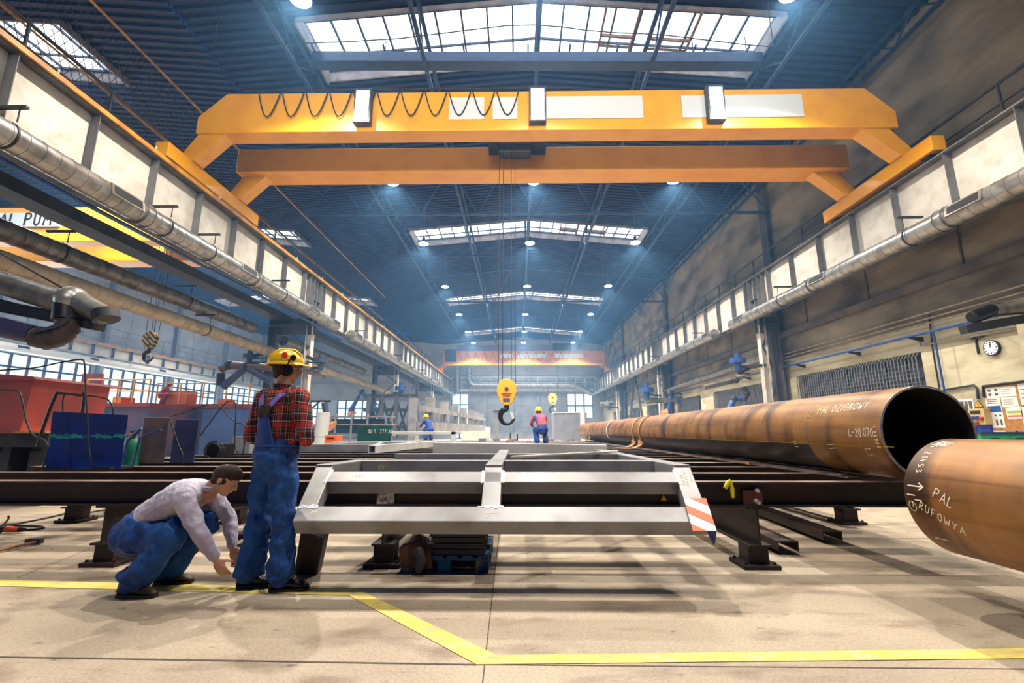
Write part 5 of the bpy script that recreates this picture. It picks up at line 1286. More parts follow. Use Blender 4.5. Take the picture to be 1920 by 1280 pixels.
bpy.data.objects.remove([o for o in t.children][0]); b = MB(); rr = (c.x - a.x) / 2 + .1; b.cyl(((a.x + c.x) / 2, 16.5, 0), ((a.x + c.x) / 2, 16.5, c.z), rr, 24)
for z in (.5, 1.0): b.cyl(((a.x + c.x) / 2, 16.5, z), ((a.x + c.x) / 2, 16.5, z + .04), rr + .015, 24)
b.build('drum_body', M['rawsteel2'], t)
# racks / benches in the background left-centre
t = thing('storage_rack', 'pale blue-grey storage rack standing beyond the orange welding machine', 'rack', T(650, 820, 30)); 
for px in (600, 630, 660, 690): a = T(px, 775, 30); b = MB(); b.bar((a.x, 30, 0), (a.x, 30, a.z), .1, .1); b.build('post', M['rawsteel'], t)
for py in (780, 795, 815): a = T(600, py, 30); c = T(735, py, 30); b = MB(); b.box(a.x, c.x, 30, 31, a.z - .06, a.z); b.build('shelf', M['rawsteel'], t)
a = T(612, 785, 31); c = T(720, 812, 31); b = MB(); b.box(a.x, c.x, 31, 31.6, c.z, a.z); b.build('blue_load', mat('teal_load', (60, 96, 120), .6), t)

# ================================================================ SIDE BAY CONTENT
prim = M['red']
def rect3(t, nm_, px0, px1, py0, py1, Y, d, m, z0=None):
    a = P(px0, py1, Y=Y); c = P(px1, py0, Y=Y); b = MB(); b.box(a.x, c.x, Y, Y + d, a.z if z0 is None else z0, c.z); return b.build(nm_, m, t), a, c
t = thing('ship_section', 'tall red-brown primed steel block at the left edge of the side bay', 'steel block', P(20, 800, Y=13))
a = P(-120, 712, Y=13); c = P(52, 712, Y=13); zt_ = c.z; b = MB(); b.prism([(a.x, 13, 0), (P(33, 810, Y=13).x, 13, .3), (P(62, 722, Y=13).x, 13, zt_), (a.x, 13, zt_)], (0, 2.5, 0)); b.build('hull_panel', prim, t)
b = MB(); b.prism([(a.x, 12.8, zt_), (P(66, 716, Y=12.8).x, 12.8, zt_ + .0), (P(60, 712, Y=12.8).x, 12.8, zt_ + .08), (a.x, 12.8, zt_ + .3)], (0, 3, 0)); b.build('deck_edge', prim, t)
for i, (px0, px1, py, Y, lab) in enumerate(((152, 280, 755, 21, 'long red primed steel module with railing, left one in the side bay'), (285, 470, 757, 24, 'long red primed steel module with railing, right one in the side bay'))):
    t = thing('ship_section', lab, 'steel block', P((px0 + px1) / 2, py, Y=Y), 'red steel modules in the side bay')
    o, a, c = rect3(t, 'side_wall', px0, px1, py + 6, py + 60, Y, 3, mat('primer_mauve', (134, 84, 100), .6, 0, (70, 84, 122), .7), z0=0)
    rect3(t, 'deck_edge', px0 - 2, px1 + 1, py, py + 7, Y - .05, 3.1, prim)
    n = 5
    for k in range(n):
        px = px0 + 6 + (px1 - px0 - 10) * k / (n - 1); p = P(px, py, Y=Y); b = MB(); b.cyl(p, p + Vector((0, 0, 1.1)), .035, 8); b.build('rail_post', M['yellow'], t)
    for dz in (.55, 1.08): b = MB(); p, q = P(px0 + 6, py, Y=Y), P(px1 - 4, py, Y=Y); b.cyl(p + Vector((0, 0, dz)), q + Vector((0, 0, dz)), .03, 8); b.build('hand_rail', M['yellow'], t)
om = mat('orange_crate', (250, 140, 60), .5)
for px0, px1, py0, py1, Y, lab in ((310, 352, 732, 752, 24.8, 'orange crate on top of the right red module'), (210, 228, 744, 756, 21.5, 'small orange box on top of the left red module'), (408, 424, 752, 760, 24.5, 'small orange box at the right end of the red module')):
    a = P(px0, py1, Y=Y); c = P(px1, py0, Y=Y); zb3 = P(px0, 757 if Y > 24 else 755, Y=24 if Y > 24 else 21).z; b = MB(); b.box(a.x, c.x, Y, Y + .8, zb3, max(c.z, zb3 + .3)); tag(b.build('orange_crate', om), lab, 'crate')
# brown sheet and red plate against windows
o = MB(); a = P(148, 735, Y=27); c = P(190, 700, Y=27); o.box(a.x, c.x, 27, 27.2, 0, c.z); tag(o.build('red_upright_panel', prim), 'upright red panel standing behind the left red module', 'panel')
t = thing('bent_duct', 'mauve bent pipe in front of the bay windows behind the blue screen', 'pipe', P(80, 745, Y=18)); b = MB(); b.tube([P(180, 745, Y=18), P(80, 743, Y=18), P(66, 747, Y=18), P(62, 762, Y=18), P(66, 765, Y=18)], .14, 12); b.cyl(P(140, 744, Y=18), (P(140, 744, Y=18).x, 18, 0), .06, 8); b.cyl(P(85, 744, Y=18), (P(85, 744, Y=18).x, 18, 0), .06, 8); b.build('pipe_body', mat('mauve_pipe', (140, 104, 116), .5), t)
t = thing('steel_posts', 'grey upright post between red block and blue screen', 'post', P(85, 800, Y=16)); rect3(t, 'post_body', 80, 92, 760, 815, 16, .3, M['rawsteel'], z0=0)
# tables / beams left
t = thing('side_bench', 'dark steel bench with timber edge behind the platform at the far left', 'bench', P(40, 830, Y=8)); a = P(-80, 812, Y=7.5); c = P(92, 812, Y=7.5)
b = MB(); b.box(a.x, c.x, 7.5, 8.7, c.z - .22, c.z); b.build('bench_top', M['darksteel'], t)
b = MB(); b.box(P(33, 812, Y=7.5).x, c.x, 7.45, 7.9, c.z, c.z + .03); b.build('timber_edge', M['wood'], t)
for x in (a.x + .2, (a.x + c.x) / 2, c.x - .1): b = MB(); b.box(x - .08, x + .08, 7.6, 8.6, 0, c.z - .22); b.build('leg', M['darksteel'], t)
b = MB(); b.box(a.x, c.x - .1, 7.9, 8.0, .35, c.z - .3); b.build('back_plate', mat('grey_back', (96, 98, 108), .6), t)
# blue welding screen
t = thing('welding_screen', 'large dark blue sheet panel with green smears standing at the left on the platform', 'panel', P(160, 882, Y=5.55))
a, bq, c, d = P(86, 884, Y=5.5), P(226, 880, Y=5.6), P(240, 778, Y=5.62), P(99, 771, Y=5.52)
zb5 = TZ + .003
n = 14; vs = []
for j in range(n + 1):
    for i in range(n + 1):
        u, v = i / n, j / n; p = a.lerp(bq, u).lerp(d.lerp(c, u), v); p.z = zb5 + (p.z - zb5) * 1 if v > 0 else zb5
        p.y += .022 * noise.noise(Vector((u * 3, v * 3, 2))); vs.append(p)
b = MB(); b.add(vs, [(j * (n + 1) + i, j * (n + 1) + i + 1, (j + 1) * (n + 1) + i + 1, (j + 1) * (n + 1) + i) for j in range(n) for i in range(n)], 0, False)
scr = mat('blue_sheet', (10, 46, 122), .5, 0, (6, 28, 84), 1.3)
N_ = scr.node_tree.nodes; L__ = scr.node_tree.links; bs = N_['Principled BSDF']; tc = N_.new('ShaderNodeTexCoord'); sx = N_.new('ShaderNodeSeparateXYZ'); L__.new(tc.outputs['Object'], sx.inputs[0])
mr = N_.new('ShaderNodeMapRange'); mr.inputs[1].default_value = .11; mr.inputs[2].default_value = 0; L__.new(N_.new('ShaderNodeMath').outputs[0], mr.inputs[0])
ab = [x for x in N_ if x.type == 'MATH'][0]; ab.operation = 'ABSOLUTE'; sb = N_.new('ShaderNodeMath'); sb.operation = 'SUBTRACT'; sb.inputs[1].default_value = .40; L__.new(sx.outputs[2], sb.inputs[0]); L__.new(sb.outputs[0], ab.inputs[0])
nz = N_.new('ShaderNodeTexNoise'); nz.inputs['Scale'].default_value = 26; nz.inputs['Detail'].default_value = 4; mpp = N_.new('ShaderNodeMapping'); mpp.inputs['Scale'].default_value = (.5, 1, 1.8); L__.new(tc.outputs['Object'], mpp.inputs[0]); L__.new(mpp.outputs[0], nz.inputs['Vector'])
mu = N_.new('ShaderNodeMath'); mu.operation = 'MULTIPLY'; L__.new(mr.outputs[0], mu.inputs[0]); L__.new(nz.outputs[0], mu.inputs[1])
rp = N_.new('ShaderNodeValToRGB'); rp.color_ramp.elements[0].position = .40; rp.color_ramp.elements[1].position = .47; L__.new(mu.outputs[0], rp.inputs[0])
mxx = N_.new('ShaderNodeMix'); mxx.data_type = 'RGBA'; L__.new(rp.outputs[0], mxx.inputs[0]); src = bs.inputs['Base Color'].links[0].from_socket; L__.new(src, mxx.inputs[6]); mxx.inputs[7].default_value = (*s2l((30, 140, 130)), 1); L__.new(mxx.outputs[2], bs.inputs['Base Color'])
o = b.build('sheet', scr, t, fix=False); sd = o.modifiers.new('solid', 'SOLIDIFY'); sd.thickness = .006
for x in (a.x + .15, bq.x - .15): b = MB(); b.box(x - .1, x + .1, 5.5, 5.85, zb5 - .0, zb5 + .03); b.build('foot', M['darksteel'], t)
blk('brown_panel', 'brown-grey stained steel panel standing behind the green gas cylinder', 'panel', 258, 318, 782, 862, 6.6, .02, mat('stained_panel', (112, 94, 96), .5, .2, (72, 66, 86), 2.4), z0=TZ)
blk('dark_panel', 'dark blue-grey steel panel standing right of the brown panel', 'panel', 318, 373, 786, 862, 6.7, .02, mat('stained_panel2', (58, 66, 104), .5, .2, (40, 46, 84), 2.4), z0=TZ)
# green gas cylinder
q = P(246, 868, Y=6.8); t = thing('gas_cylinder', 'green gas cylinder with hoses and regulator standing beside the blue panel', 'gas cylinder', (q.x, 6.3, 0))
gt_ = P(246, 816, Y=6.45).z; q = P(246, 850, Y=6.45)
b = MB(); prof = [(.095, 0), (.1, .03), (.1, gt_ - .14), (.085, gt_ - .07), (.05, gt_ - .02), (.03, gt_)]
b.tube([(q.x, 6.45, z) for _, z in prof], [r_ for r_, _ in prof], 20); b.build('cylinder_body', mat('cylinder_green', (20, 120, 84), .4, 0, (14, 90, 76), 3), t)
b = MB(); b.cyl((q.x, 6.45, gt_), (q.x, 6.45, gt_ + .07), .02, 10); b.cyl((q.x - .05, 6.45, gt_ + .05), (q.x + .05, 6.45, gt_ + .05), .018, 10); b.cyl((q.x + .03, 6.43, gt_ + .03), (q.x + .09, 6.40, gt_ + .03), .03, 12); b.build('valve', M['railsteel'], t)
cable('red-brown hose curling over the green gas cylinder', [(q.x + .04, 6.4, gt_ + .03), (q.x - .02, 6.3, gt_ - .03), (q.x - .06, 6.3, .95), (q.x - .04, 6.32, .75)], .012, 'hose', mat('hose_red', (96, 52, 60), .5))
for i, (p0, p1) in enumerate(((P(240, 825, Y=5.9), P(266, 803, Y=5.9)), (P(262, 820, Y=6.2), P(302, 805, Y=6.2)))):
    b = MB(); b.tube([(p0.x - .03, p0.y, TZ), p0, p1], .014, 8); tag(b.build('welding_rod_tube', armblue), 'thin blue torch pipe sticking up by the green gas cylinder, %s one' % ('left' if i == 0 else 'right'), 'torch pipe', 'torch pipes by the gas cylinder')
# hanging black cables
Yk = 5.3
def hc(label, pix, Y=5.3, r=.01): pt_ = [P(x, y, Y=Y) for x, y in pix]; cable(label, pt_ + [Vector((pt_[-1].x + .01, Y, TZ + .01 if Y < 7 else .74))], r)
hc('black cable drooping at the far left in front of the red block', [(-10, 731), (30, 732), (40, 745), (50, 790), (62, 815), (88, 832)])
hc('thick black hose leaning down behind the blue screen on its left', [(70, 838), (85, 790), (104, 742), (112, 737), (150, 741), (158, 746)], 6.2, .02)
hc('black cable arching over the blue screen to the right', [(118, 775), (118, 750), (126, 738), (160, 741), (190, 745), (205, 752), (212, 778)], 6.0)
hc('long black cable falling from the bay windows across the blue screen', [(0, 694), (60, 690), (110, 680), (148, 674), (158, 680), (160, 720), (163, 770), (166, 830), (170, 862)], 5.4, .009)
hc('black cable sagging between the panels and the worker', [(318, 781), (350, 772), (380, 761), (400, 758), (412, 762), (440, 790), (460, 800)], 8)
hc('black cable hanging down behind the dark blue panel', [(318, 785), (325, 805), (335, 835), (342, 852)], 6.3)
hc('thin black cable in a loop left of the worker', [(375, 817), (395, 790), (418, 760), (430, 752), (442, 760), (440, 830), (446, 848)], 8)
# machine boxes behind platform left
blk('grey_cabinet', 'small pale grey cabinet just left of the worker behind the platform', 'cabinet', 432, 470, 818, 850, 9.5, .6, M['rawsteel'], z0=TZ)
blk('blue_container', 'long dull blue steel container side behind the panels in the side bay', 'container', 375, 470, 768, 812, 15, .5, mat('dull_blue', (64, 90, 140), .5, 0, (52, 70, 112), 1))
t = thing('welding_machine', 'dark welding machine with coiled cables standing right of the dark blue panel', 'welding machine', P(400, 845, Y=8)); rect3(t, 'machine_body', 386, 415, 832, 853, 8, .4, M['hookblack'], z0=TZ)
b = MB(); cq = P(400, 845, Y=7.9)
for k in range(3): b.tube([(cq.x + (.13 + .02 * k) * math.cos(a_), 7.88 + .02 * k, cq.z + (.12 + .02 * k) * math.sin(a_)) for a_ in [2 * math.pi * j / 20 for j in range(20)]], .01, 6, closed=True)
b.build('cable_coil', M['cable'], t)
# outer runway of the side bay
t = thing('bay_runway_girder', 'pale crane runway girder with yellow rail along the outer wall of the side bay', 'girder', (LX + 1.6, 0, 7.6))
b = MB(); b.box(LX + 1.55, LX + 1.6, -4, 76.5, 7.9, 8.8); b.box(LX + 1.3, LX + 1.9, -4, 76.5, 8.8, 8.85); b.build('web', M['girder'], t)
b = MB(); b.box(LX + 1.6, LX + 1.9, .5, .53, 7.9, 8.8); rb = b.build('stiffener', M['gflange'], t)
for k in range(1, 37): cp(rb, t, (0, k * 2.05, 0))
b = MB(); b.bar((LX + 1.9, -4, 8.95), (LX + 1.9, 76, 8.95), .12, .14); b.build('power_rail', M['yellowrail'], t)
for z in (9.5, 10.1, 10.7):
    b = MB(); b.tube([(LX + 1.2, -4, z), (LX + 1.2, 76, z)], .03, 6); b.build('hand_rail', M['galv'], t)
b = MB(); b.cyl((LX + 1.2, 2, 8.85), (LX + 1.2, 2, 10.7), .035, 6); ps = b.build('rail_post', M['galv'], t)
for k in range(1, 33): cp(ps, t, (0, k * 2.3, 0))
b = MB(); b.box(-37.5, -13.4, 19.9, 19.94, 10.5, 10.52)
write(text_strokes('METAL PUM', .62, .75), lambda u, v: (Vector((P(-58, 410, Y=19.9).x + u * 1.0, 19.92, 10.8 + v)), Vector((0, -1, 0))), .09, 'black_lettering', M['hookblack'], C3)
# haze
# ================================================================ PEOPLE
skin = mat('skin', (206, 156, 128), .5, 0, (190, 136, 110), 6)
hairm = mat('short_dark_hair', (60, 42, 34), .8, 0, (40, 28, 24), 30)
helmy = mat('yellow_helmet_plastic', (248, 206, 10), .25, 0, (240, 190, 8), 2, coat=.5)
def cloth(name, rgb, rgb2, sc=4, bmp=.9):
    return mat(name, rgb, .75, 0, rgb2, sc, stretch=(1, 1, .5), bump=bmp, bscale=9)
denim = cloth('blue_work_trousers', (16, 80, 152), (10, 50, 114))
navy = cloth('navy_overall', (26, 70, 150), (18, 44, 104))
palec = cloth('pale_grey_jacket', (196, 190, 206), (168, 160, 184))
redj = cloth('red_jacket', (190, 70, 50), (150, 50, 40))
bootm = mat('black_boot_leather', (30, 31, 36), .4, 0, (20, 20, 24), 8, bump=.3, bscale=20)
bootb = mat('brown_boot_leather', (78, 68, 56), .6, 0, (56, 48, 42), 8, bump=.3, bscale=20)
strapm = mat('purple_elastic_strap', (124, 110, 204), .6); strapd = mat('dark_strap', (44, 26, 34), .7)
plaid = bpy.data.materials.new('plaid_flannel'); plaid.use_nodes = True
def plaid_nodes():
    nt = plaid.node_tree; N = nt.nodes; L = nt.links; b = N['Principled BSDF']; b.inputs['Roughness'].default_value = .85
    tc = N.new('ShaderNodeTexCoord'); nz = N.new('ShaderNodeTexNoise'); nz.inputs['Scale'].default_value = 5; nz.inputs['Detail'].default_value = 1
    L.new(tc.outputs['Object'], nz.inputs['Vector'])
    def math_(op, a, c=None, v=None):
        m = N.new('ShaderNodeMath'); m.operation = op; L.new(a, m.inputs[0])
        if c is not None: L.new(c, m.inputs[1])
        if v is not None: m.inputs[1].default_value = v
        return m.outputs[0]
    dot = lambda ax: (lambda d: (L.new(tc.outputs['Object'], d.inputs[0]), setattr(d, 'operation', 'DOT_PRODUCT'), setattr(d.inputs[1], 'default_value', ax), d.outputs['Value'])[-1])(N.new('ShaderNodeVectorMath'))
    wob = math_('MULTIPLY', nz.outputs[0], v=.05)
    u = math_('FRACT', math_('MULTIPLY', math_('ADD', dot((1, .75, .06)), wob), v=8.2)); v = math_('FRACT', math_('MULTIPLY', math_('ADD', dot((-.08, .1, 1)), wob), v=7.4))
    def band(x, stops):
        r = N.new('ShaderNodeValToRGB'); r.color_ramp.interpolation = 'CONSTANT'; e = r.color_ramp.elements
        while len(e) < len(stops): e.new(.5)
        for q, (p, c) in zip(e, stops): q.position = p; q.color = (*s2l(c), 1)
        L.new(x, r.inputs[0]); return r.outputs[0]
    S = [(0, (196, 44, 34)), (.25, (24, 22, 40)), (.33, (240, 220, 206)), (.36, (22, 22, 44)), (.58, (88, 26, 34)), (.72, (226, 206, 196)), (.75, (18, 20, 42)), (.90, (186, 170, 100)), (.93, (28, 22, 40))]
    mx = N.new('ShaderNodeMix'); mx.data_type = 'RGBA'; mx.inputs[0].default_value = .5; L.new(band(u, S), mx.inputs[6]); L.new(band(v, S), mx.inputs[7]); L.new(mx.outputs[2], b.inputs['Base Color'])
    nb = N.new('ShaderNodeTexNoise'); nb.inputs['Scale'].default_value = 9; L.new(tc.outputs['Object'], nb.inputs['Vector'])
    bp = N.new('ShaderNodeBump'); bp.inputs['Strength'].default_value = .8; bp.inputs['Distance'].default_value = .02; L.new(nb.outputs[0], bp.inputs['Height']); L.new(bp.outputs[0], b.inputs['Normal'])
plaid_nodes()
V = lambda *a: Vector(a)
foldtex = bpy.data.textures.new('fold_noise', 'CLOUDS'); foldtex.noise_scale = .07; foldtex.noise_depth = 2
foldtex2 = bpy.data.textures.new('soft_fold_noise', 'CLOUDS'); foldtex2.noise_scale = .14; foldtex2.noise_depth = 1
def organic(o, vox, sm=4, disp=0, tex=None):
    r = o.modifiers.new('remesh', 'REMESH'); r.mode = 'VOXEL'; r.voxel_size = vox; r.use_smooth_shade = True
    s = o.modifiers.new('smooth', 'SMOOTH'); s.iterations = sm; s.factor = .6
    if disp:
        d = o.modifiers.new('folds', 'DISPLACE'); d.texture = tex or foldtex; d.strength = disp; d.mid_level = .5; d.texture_coords = 'LOCAL'
        o.modifiers.new('smooth2', 'SMOOTH').iterations = 1
def limb(b, pts, rad, side=V(1, 0, 0), n=18, sub=4):
    """smooth elliptical limb through pts; rad = (across, front-back)"""
    P_, Q = [], []
    k = len(pts); pts = [Vector(p) for p in pts]
    for i in range(k - 1):
        p0, p1, p2, p3 = pts[max(i - 1, 0)], pts[i], pts[i + 1], pts[min(i + 2, k - 1)]
        r0, r1, r2, r3 = (Vector((*rad[j], 0)) for j in (max(i - 1, 0), i, i + 1, min(i + 2, k - 1)))
        for s in range(sub):
            t = s / sub; cr = lambda a, b_, c, d: .5 * ((2 * b_) + (c - a) * t + (2 * a - 5 * b_ + 4 * c - d) * t ** 2 + (3 * b_ - a - 3 * c + d) * t ** 3)
            P_.append(cr(p0, p1, p2, p3)); Q.append(cr(r0, r1, r2, r3))
    P_.append(pts[-1]); Q.append(Vector((*rad[-1], 0)))
    rings = []
    for i, p in enumerate(P_):
        t = (P_[min(i + 1, len(P_) - 1)] - P_[max(i - 1, 0)]).normalized()
        a = (side - t * side.dot(t))
        a = a.normalized() if a.length > .05 else V(0, 1, 0); c = t.cross(a)
        rings.append([p + a * math.cos(2 * math.pi * j / n) * Q[i].x + c * math.sin(2 * math.pi * j / n) * Q[i].y for j in range(n)])
    b.loft(rings, 0, True)
    for p, q in ((P_[0], Q[0]), (P_[-1], Q[-1])):
        r_ = min(q.x, q.y) * .92; b.ball(p, r_, n=10)
def hand(b, wr, d, nrm, s=1, thumb=1, curl=.5):
    """palm and five fingers; d = pointing direction, nrm = palm side"""
    d = d.normalized(); nrm = (nrm - d * nrm.dot(d)).normalized(); ac = d.cross(nrm) * thumb
    c = wr + d * .05 * s
    Mx = Matrix((d, ac, nrm)).transposed(); b.ball(c, (.052 * s, .042 * s, .016 * s), n=12, M=Mx); b.ball(wr, .027 * s, n=8)
    for k, (off, ln) in enumerate(((.030, .072), (.010, .080), (-.011, .074), (-.031, .058))):
        p = wr + d * .088 * s + ac * off * s; dirn = d.copy(); pts = [p - d * .03 * s, p]; a = curl * (.5 + .08 * k)
        for q in range(3):
            dirn = (dirn * math.cos(a) + nrm * math.sin(a)).normalized() if q == 0 else (Matrix.Rotation(a * (1 if thumb > 0 else -1), 3, ac) @ dirn if False else (dirn + nrm * math.tan(min(a, .9))).normalized())
            p = p + dirn * ln * s * (.42, .32, .26)[q]; pts.append(p)
        b.tube(pts, [.009 * s, .0092 * s, .0086 * s, .008 * s, .007 * s], 8); b.ball(pts[-1], .0072 * s, n=6)
    p = wr + d * .02 * s + ac * .025 * s; pts = [p, p + (d * .5 + ac * .75 + nrm * .2) * .035 * s, p + (d * .9 + ac * .85 + nrm * .5) * .055 * s, p + (d * 1.2 + ac * .75 + nrm * .9) * .066 * s]
    b.tube(pts, [.013 * s, .012 * s, .010 * s, .008 * s], 8); b.ball(pts[-1], .008 * s, n=6)
def person(label, loc, rz, J, top, legm, boot, vox=.008, helmet=True, headyaw=0, detail=True, headpitch=0, bib=False):
    t = thing('person', label, 'person', (0, 0, 0))
    neck, head = V(*J['neck']), V(*J['head']); pel, chest, waist = V(*J['pelvis']), V(*J['chest']), V(*J['waist'])
    HM = Matrix.Rotation(headyaw, 3, 'Z') @ Matrix.Rotation(headpitch, 3, 'X')
    # body: one continuous skin surface
    b = MB()
    hp = lambda x, y, z: head + HM @ V(x, y, z)
    b.ball(hp(0, -.008, .03), (.076, .094, .088), n=20, M=HM); b.ball(hp(0, .022, -.035), (.060, .068, .075), n=18, M=HM)
    b.ball(hp(0, .050, -.085), (.034, .034, .028), n=12, M=HM)                      # chin
    b.tube([hp(0, .088, .02), hp(0, .105, -.012), hp(0, .112, -.026), hp(0, .09, -.034)], [.009, .012, .015, .012], 8)   # nose
    b.tube([hp(-.03, .080, -.060), hp(0, .092, -.058), hp(.03, .080, -.060)], [.006, .0095, .006], 8)                  # lips
    b.tube([hp(-.05, .072, .036), hp(0, .092, .04), hp(.05, .072, .036)], [.009, .011, .009], 8)                      # brow
    for s in (-1, 1): b.ball(hp(s * .078, -.008, -.005), (.010, .018, .030), n=10, M=HM)
    limb(b, [neck - V(0, 0, .06), neck.lerp(head, .35), hp(0, -.015, -.04)], [(.07, .065), (.054, .056), (.056, .06)])
    limb(b, [pel, waist, chest, neck - V(0, 0, .03)], [(.15, .10), (.13, .095), (.155, .105), (.07, .06)])
    for sd in ('L', 'R'):
        s = -1 if sd == 'L' else 1; sh, el, wr = (V(*J[q + sd]) for q in ('sh', 'el', 'wr')); hi, kn, an = (V(*J[q + sd]) for q in ('hi', 'kn', 'an'))
        limb(b, [sh, sh.lerp(el, .5), el, el.lerp(wr, .4), wr], [(.05, .05), (.045, .045), (.036, .036), (.038, .036), (.024, .026)])
        hd = V(*J['hd' + sd]) - wr; hand(b, wr, hd, V(*J.get('hn' + sd, (-s, 0, 0))), 1, J.get('th' + sd, s), J.get('curl', .5))
        limb(b, [hi, hi.lerp(kn, .5), kn, kn.lerp(an, .35), an], [(.08, .08), (.07, .07), (.05, .052), (.052, .055), (.035, .038)])
    o = b.build('body', skin, t); organic(o, min(vox, .0075) if detail else .014, 3)
    if detail:
        for s in (-1, 1):
            b = MB(); b.ball(hp(s * .031, .073, .014), .0115, n=10); e = b.build('eye', M['white'], t); b = MB(); b.ball(hp(s * .031, .0805, .014), .0055, n=8); b.build('iris', M['hookblack'], e)
    # shirt
    b = MB()
    limb(b, [waist - V(0, 0, .10) if J.get('upright') else waist, waist, chest, chest.lerp(neck, .62), neck - V(0, 0, .005)], [(.170, .128), (.168, .125), (.192, .138), (.168, .108), (.068, .066)])
    for sd in ('L', 'R'):
        sh, el, wr = (V(*J[q + sd]) for q in ('sh', 'el', 'wr'))
        limb(b, [chest.lerp(neck, .55).lerp(sh, .45), sh, sh.lerp(el, .5), el, el.lerp(wr, .45), el.lerp(wr, .9)], [(.085, .08), (.076, .082), (.066, .070), (.056, .058), (.052, .052), (.038, .04)])
    o = b.build('shirt', top, t); organic(o, vox, 3, .022 if detail else .02, foldtex)
    b = MB(); c0, c1 = neck + V(0, 0, -.012), neck.lerp(head, .22) + V(0, -.004, .0)
    for k in range(3): b.tube([c0.lerp(c1, k / 3) + V(.062 * math.cos(a), .058 * math.sin(a), 0) for a in [2 * math.pi * j / 24 for j in range(24)]], .012, 6, closed=True)
    b.build('collar', top, t)
    # trousers
    b = MB()
    limb(b, [waist + V(0, 0, .02) if J.get('upright') else waist, waist.lerp(pel, .6), pel, pel - (waist - pel).normalized() * .06], [(.165, .135), (.175, .145), (.188, .150), (.165, .13)])
    for sd in ('L', 'R'):
        hi, kn, an = (V(*J[q + sd]) for q in ('hi', 'kn', 'an'))
        limb(b, [hi + (pel - hi) * .2, hi.lerp(kn, .25), hi.lerp(kn, .6), kn, kn.lerp(an, .35), kn.lerp(an, .72), kn.lerp(an, .98)], [(.10, .12), (.105, .118), (.093, .103), (.084, .092), (.088, .096), (.094, .104), (.09, .112)])
    o = b.build('trousers', legm, t); organic(o, vox, 3, .05 if detail else .02, foldtex2 if detail else foldtex)
    if detail:
        d = o.modifiers.new('fine_folds', 'DISPLACE'); d.texture = foldtex; d.strength = .018; d.texture_coords = 'LOCAL'
    # boots
    for sd in ('L', 'R'):
        an, toe = V(*J['an' + sd]), V(*J['toe' + sd]); f = (toe - an); f.z = 0; f.normalize(); g = V(an.x, an.y, an.z - .085)
        sdv = V(f.y, -f.x, 0)
        b = MB(); rings = []
        for u, wd, h0 in ((-.075, .030, .07), (-.055, .040, .10), (0, .043, .13), (.05, .042, .105), (.10, .048, .078), (.155, .046, .066), (.19, .034, .05), (.205, .018, .036)):
            c = g + f * u; up = V(0, 0, 1); rg = []
            for j in range(14):
                a = 2 * math.pi * j / 14; z = .022 + (h0 - .022) * (.5 + .5 * math.sin(a)); rg.append(c + sdv * wd * math.cos(a) * (1 if math.sin(a) < .3 else .85) + up * z)
            rings.append(rg)
        b.loft(rings, 0, True); limb(b, [g + V(0, 0, .08) - f * .01, g + V(0, 0, .17) - f * .015], [(.045, .05), (.05, .056)])
        o = b.build('boot', boot, t)
        b = MB(); ol = [g + f * u + sdv * w_2 for u, w_2 in ((-.08, 0), (-.07, .034), (0, .042), (.1, .05), (.17, .046), (.208, .02), (.208, -.02), (.17, -.046), (.1, -.05), (0, -.042), (-.07, -.034))]
        b.prism(ol, V(0, 0, .024)); b.build('sole', M['black'], o)
        if detail:
            b = MB()
            for k in range(3): c = g + f * (.055 + .022 * k) + V(0, 0, .108 - .012 * k); b.bar(c - sdv * .03, c + sdv * .03, .006, .005)
            b.build('laces', M['galv'], o)
    if helmet:
        b = MB(); rings = []
        for k in range(9):
            th = math.pi / 2 * k / 8; rr = math.cos(th * .97); rings.append([hp(.117 * rr * math.cos(a), -.012 + .142 * rr * math.sin(a), .048 + .125 * math.sin(th)) for a in [2 * math.pi * j / 32 for j in range(32)]])
        b.loft(rings, 0, True)
        b.loft([[hp(.119 * math.cos(a) * e, -.012 + .144 * math.sin(a) * e + (.05 * max(0, math.sin(a)) ** 3 if e > 1 else 0), z) for a in [2 * math.pi * j / 32 for j in range(32)]] for e, z in ((.97, .055), (1.0, .05), (1.07, .034), (1.075, .028), (.96, .032))], 0, True, caps=False)
        for s in (-1, 0, 1): b.tube([hp(s * .045, -.13 + .0, .10), hp(s * .045, -.06, .168 - abs(s) * .008), hp(s * .045, .05, .168 - abs(s) * .008), hp(s * .045, .105, .115)], .011, 8)
        h = b.build('helmet', helmy, t)
        if detail:
            b = MB(); b.cyl(hp(.108, -.02, .105), hp(.119, -.02, .107), .022, 20); b.build('red_badge', mat('red_badge', (214, 44, 34), .4), h)
            b = MB(); b.cyl(hp(.113, .045, .085), hp(.128, .045, .085), .024, 16); b.build('clip', M['hookblack'], h)
            b = MB(); b.prism([hp(-.05, -.151, .062), hp(.03, -.152, .062), hp(.03, -.146, .098), hp(-.05, -.145, .098)], HM @ V(0, -.003, 0)); b.build('white_label', M['white'], h)
            b = MB(); b.ball(hp(-.045, -.085, .132), (.034, .045, .032), n=12, M=HM); b.build('red_sticker', mat('red_sticker', (226, 84, 34), .4), h)
            for s in (-1, 1):
                b = MB(); b.cyl(hp(s * .082, .005, -.018), hp(s * .118, .008, -.018), .042, 24, r2=.036); b.cyl(hp(s * .075, .004, -.018), hp(s * .09, .005, -.018), .047, 24); em = b.build('ear_defender', M['hookblack'], t)
                b = MB(); b.bar(hp(s * .118, .006, .0), hp(s * .122, .02, .07), .016, .008); b.build('arm', M['hookblack'], em)
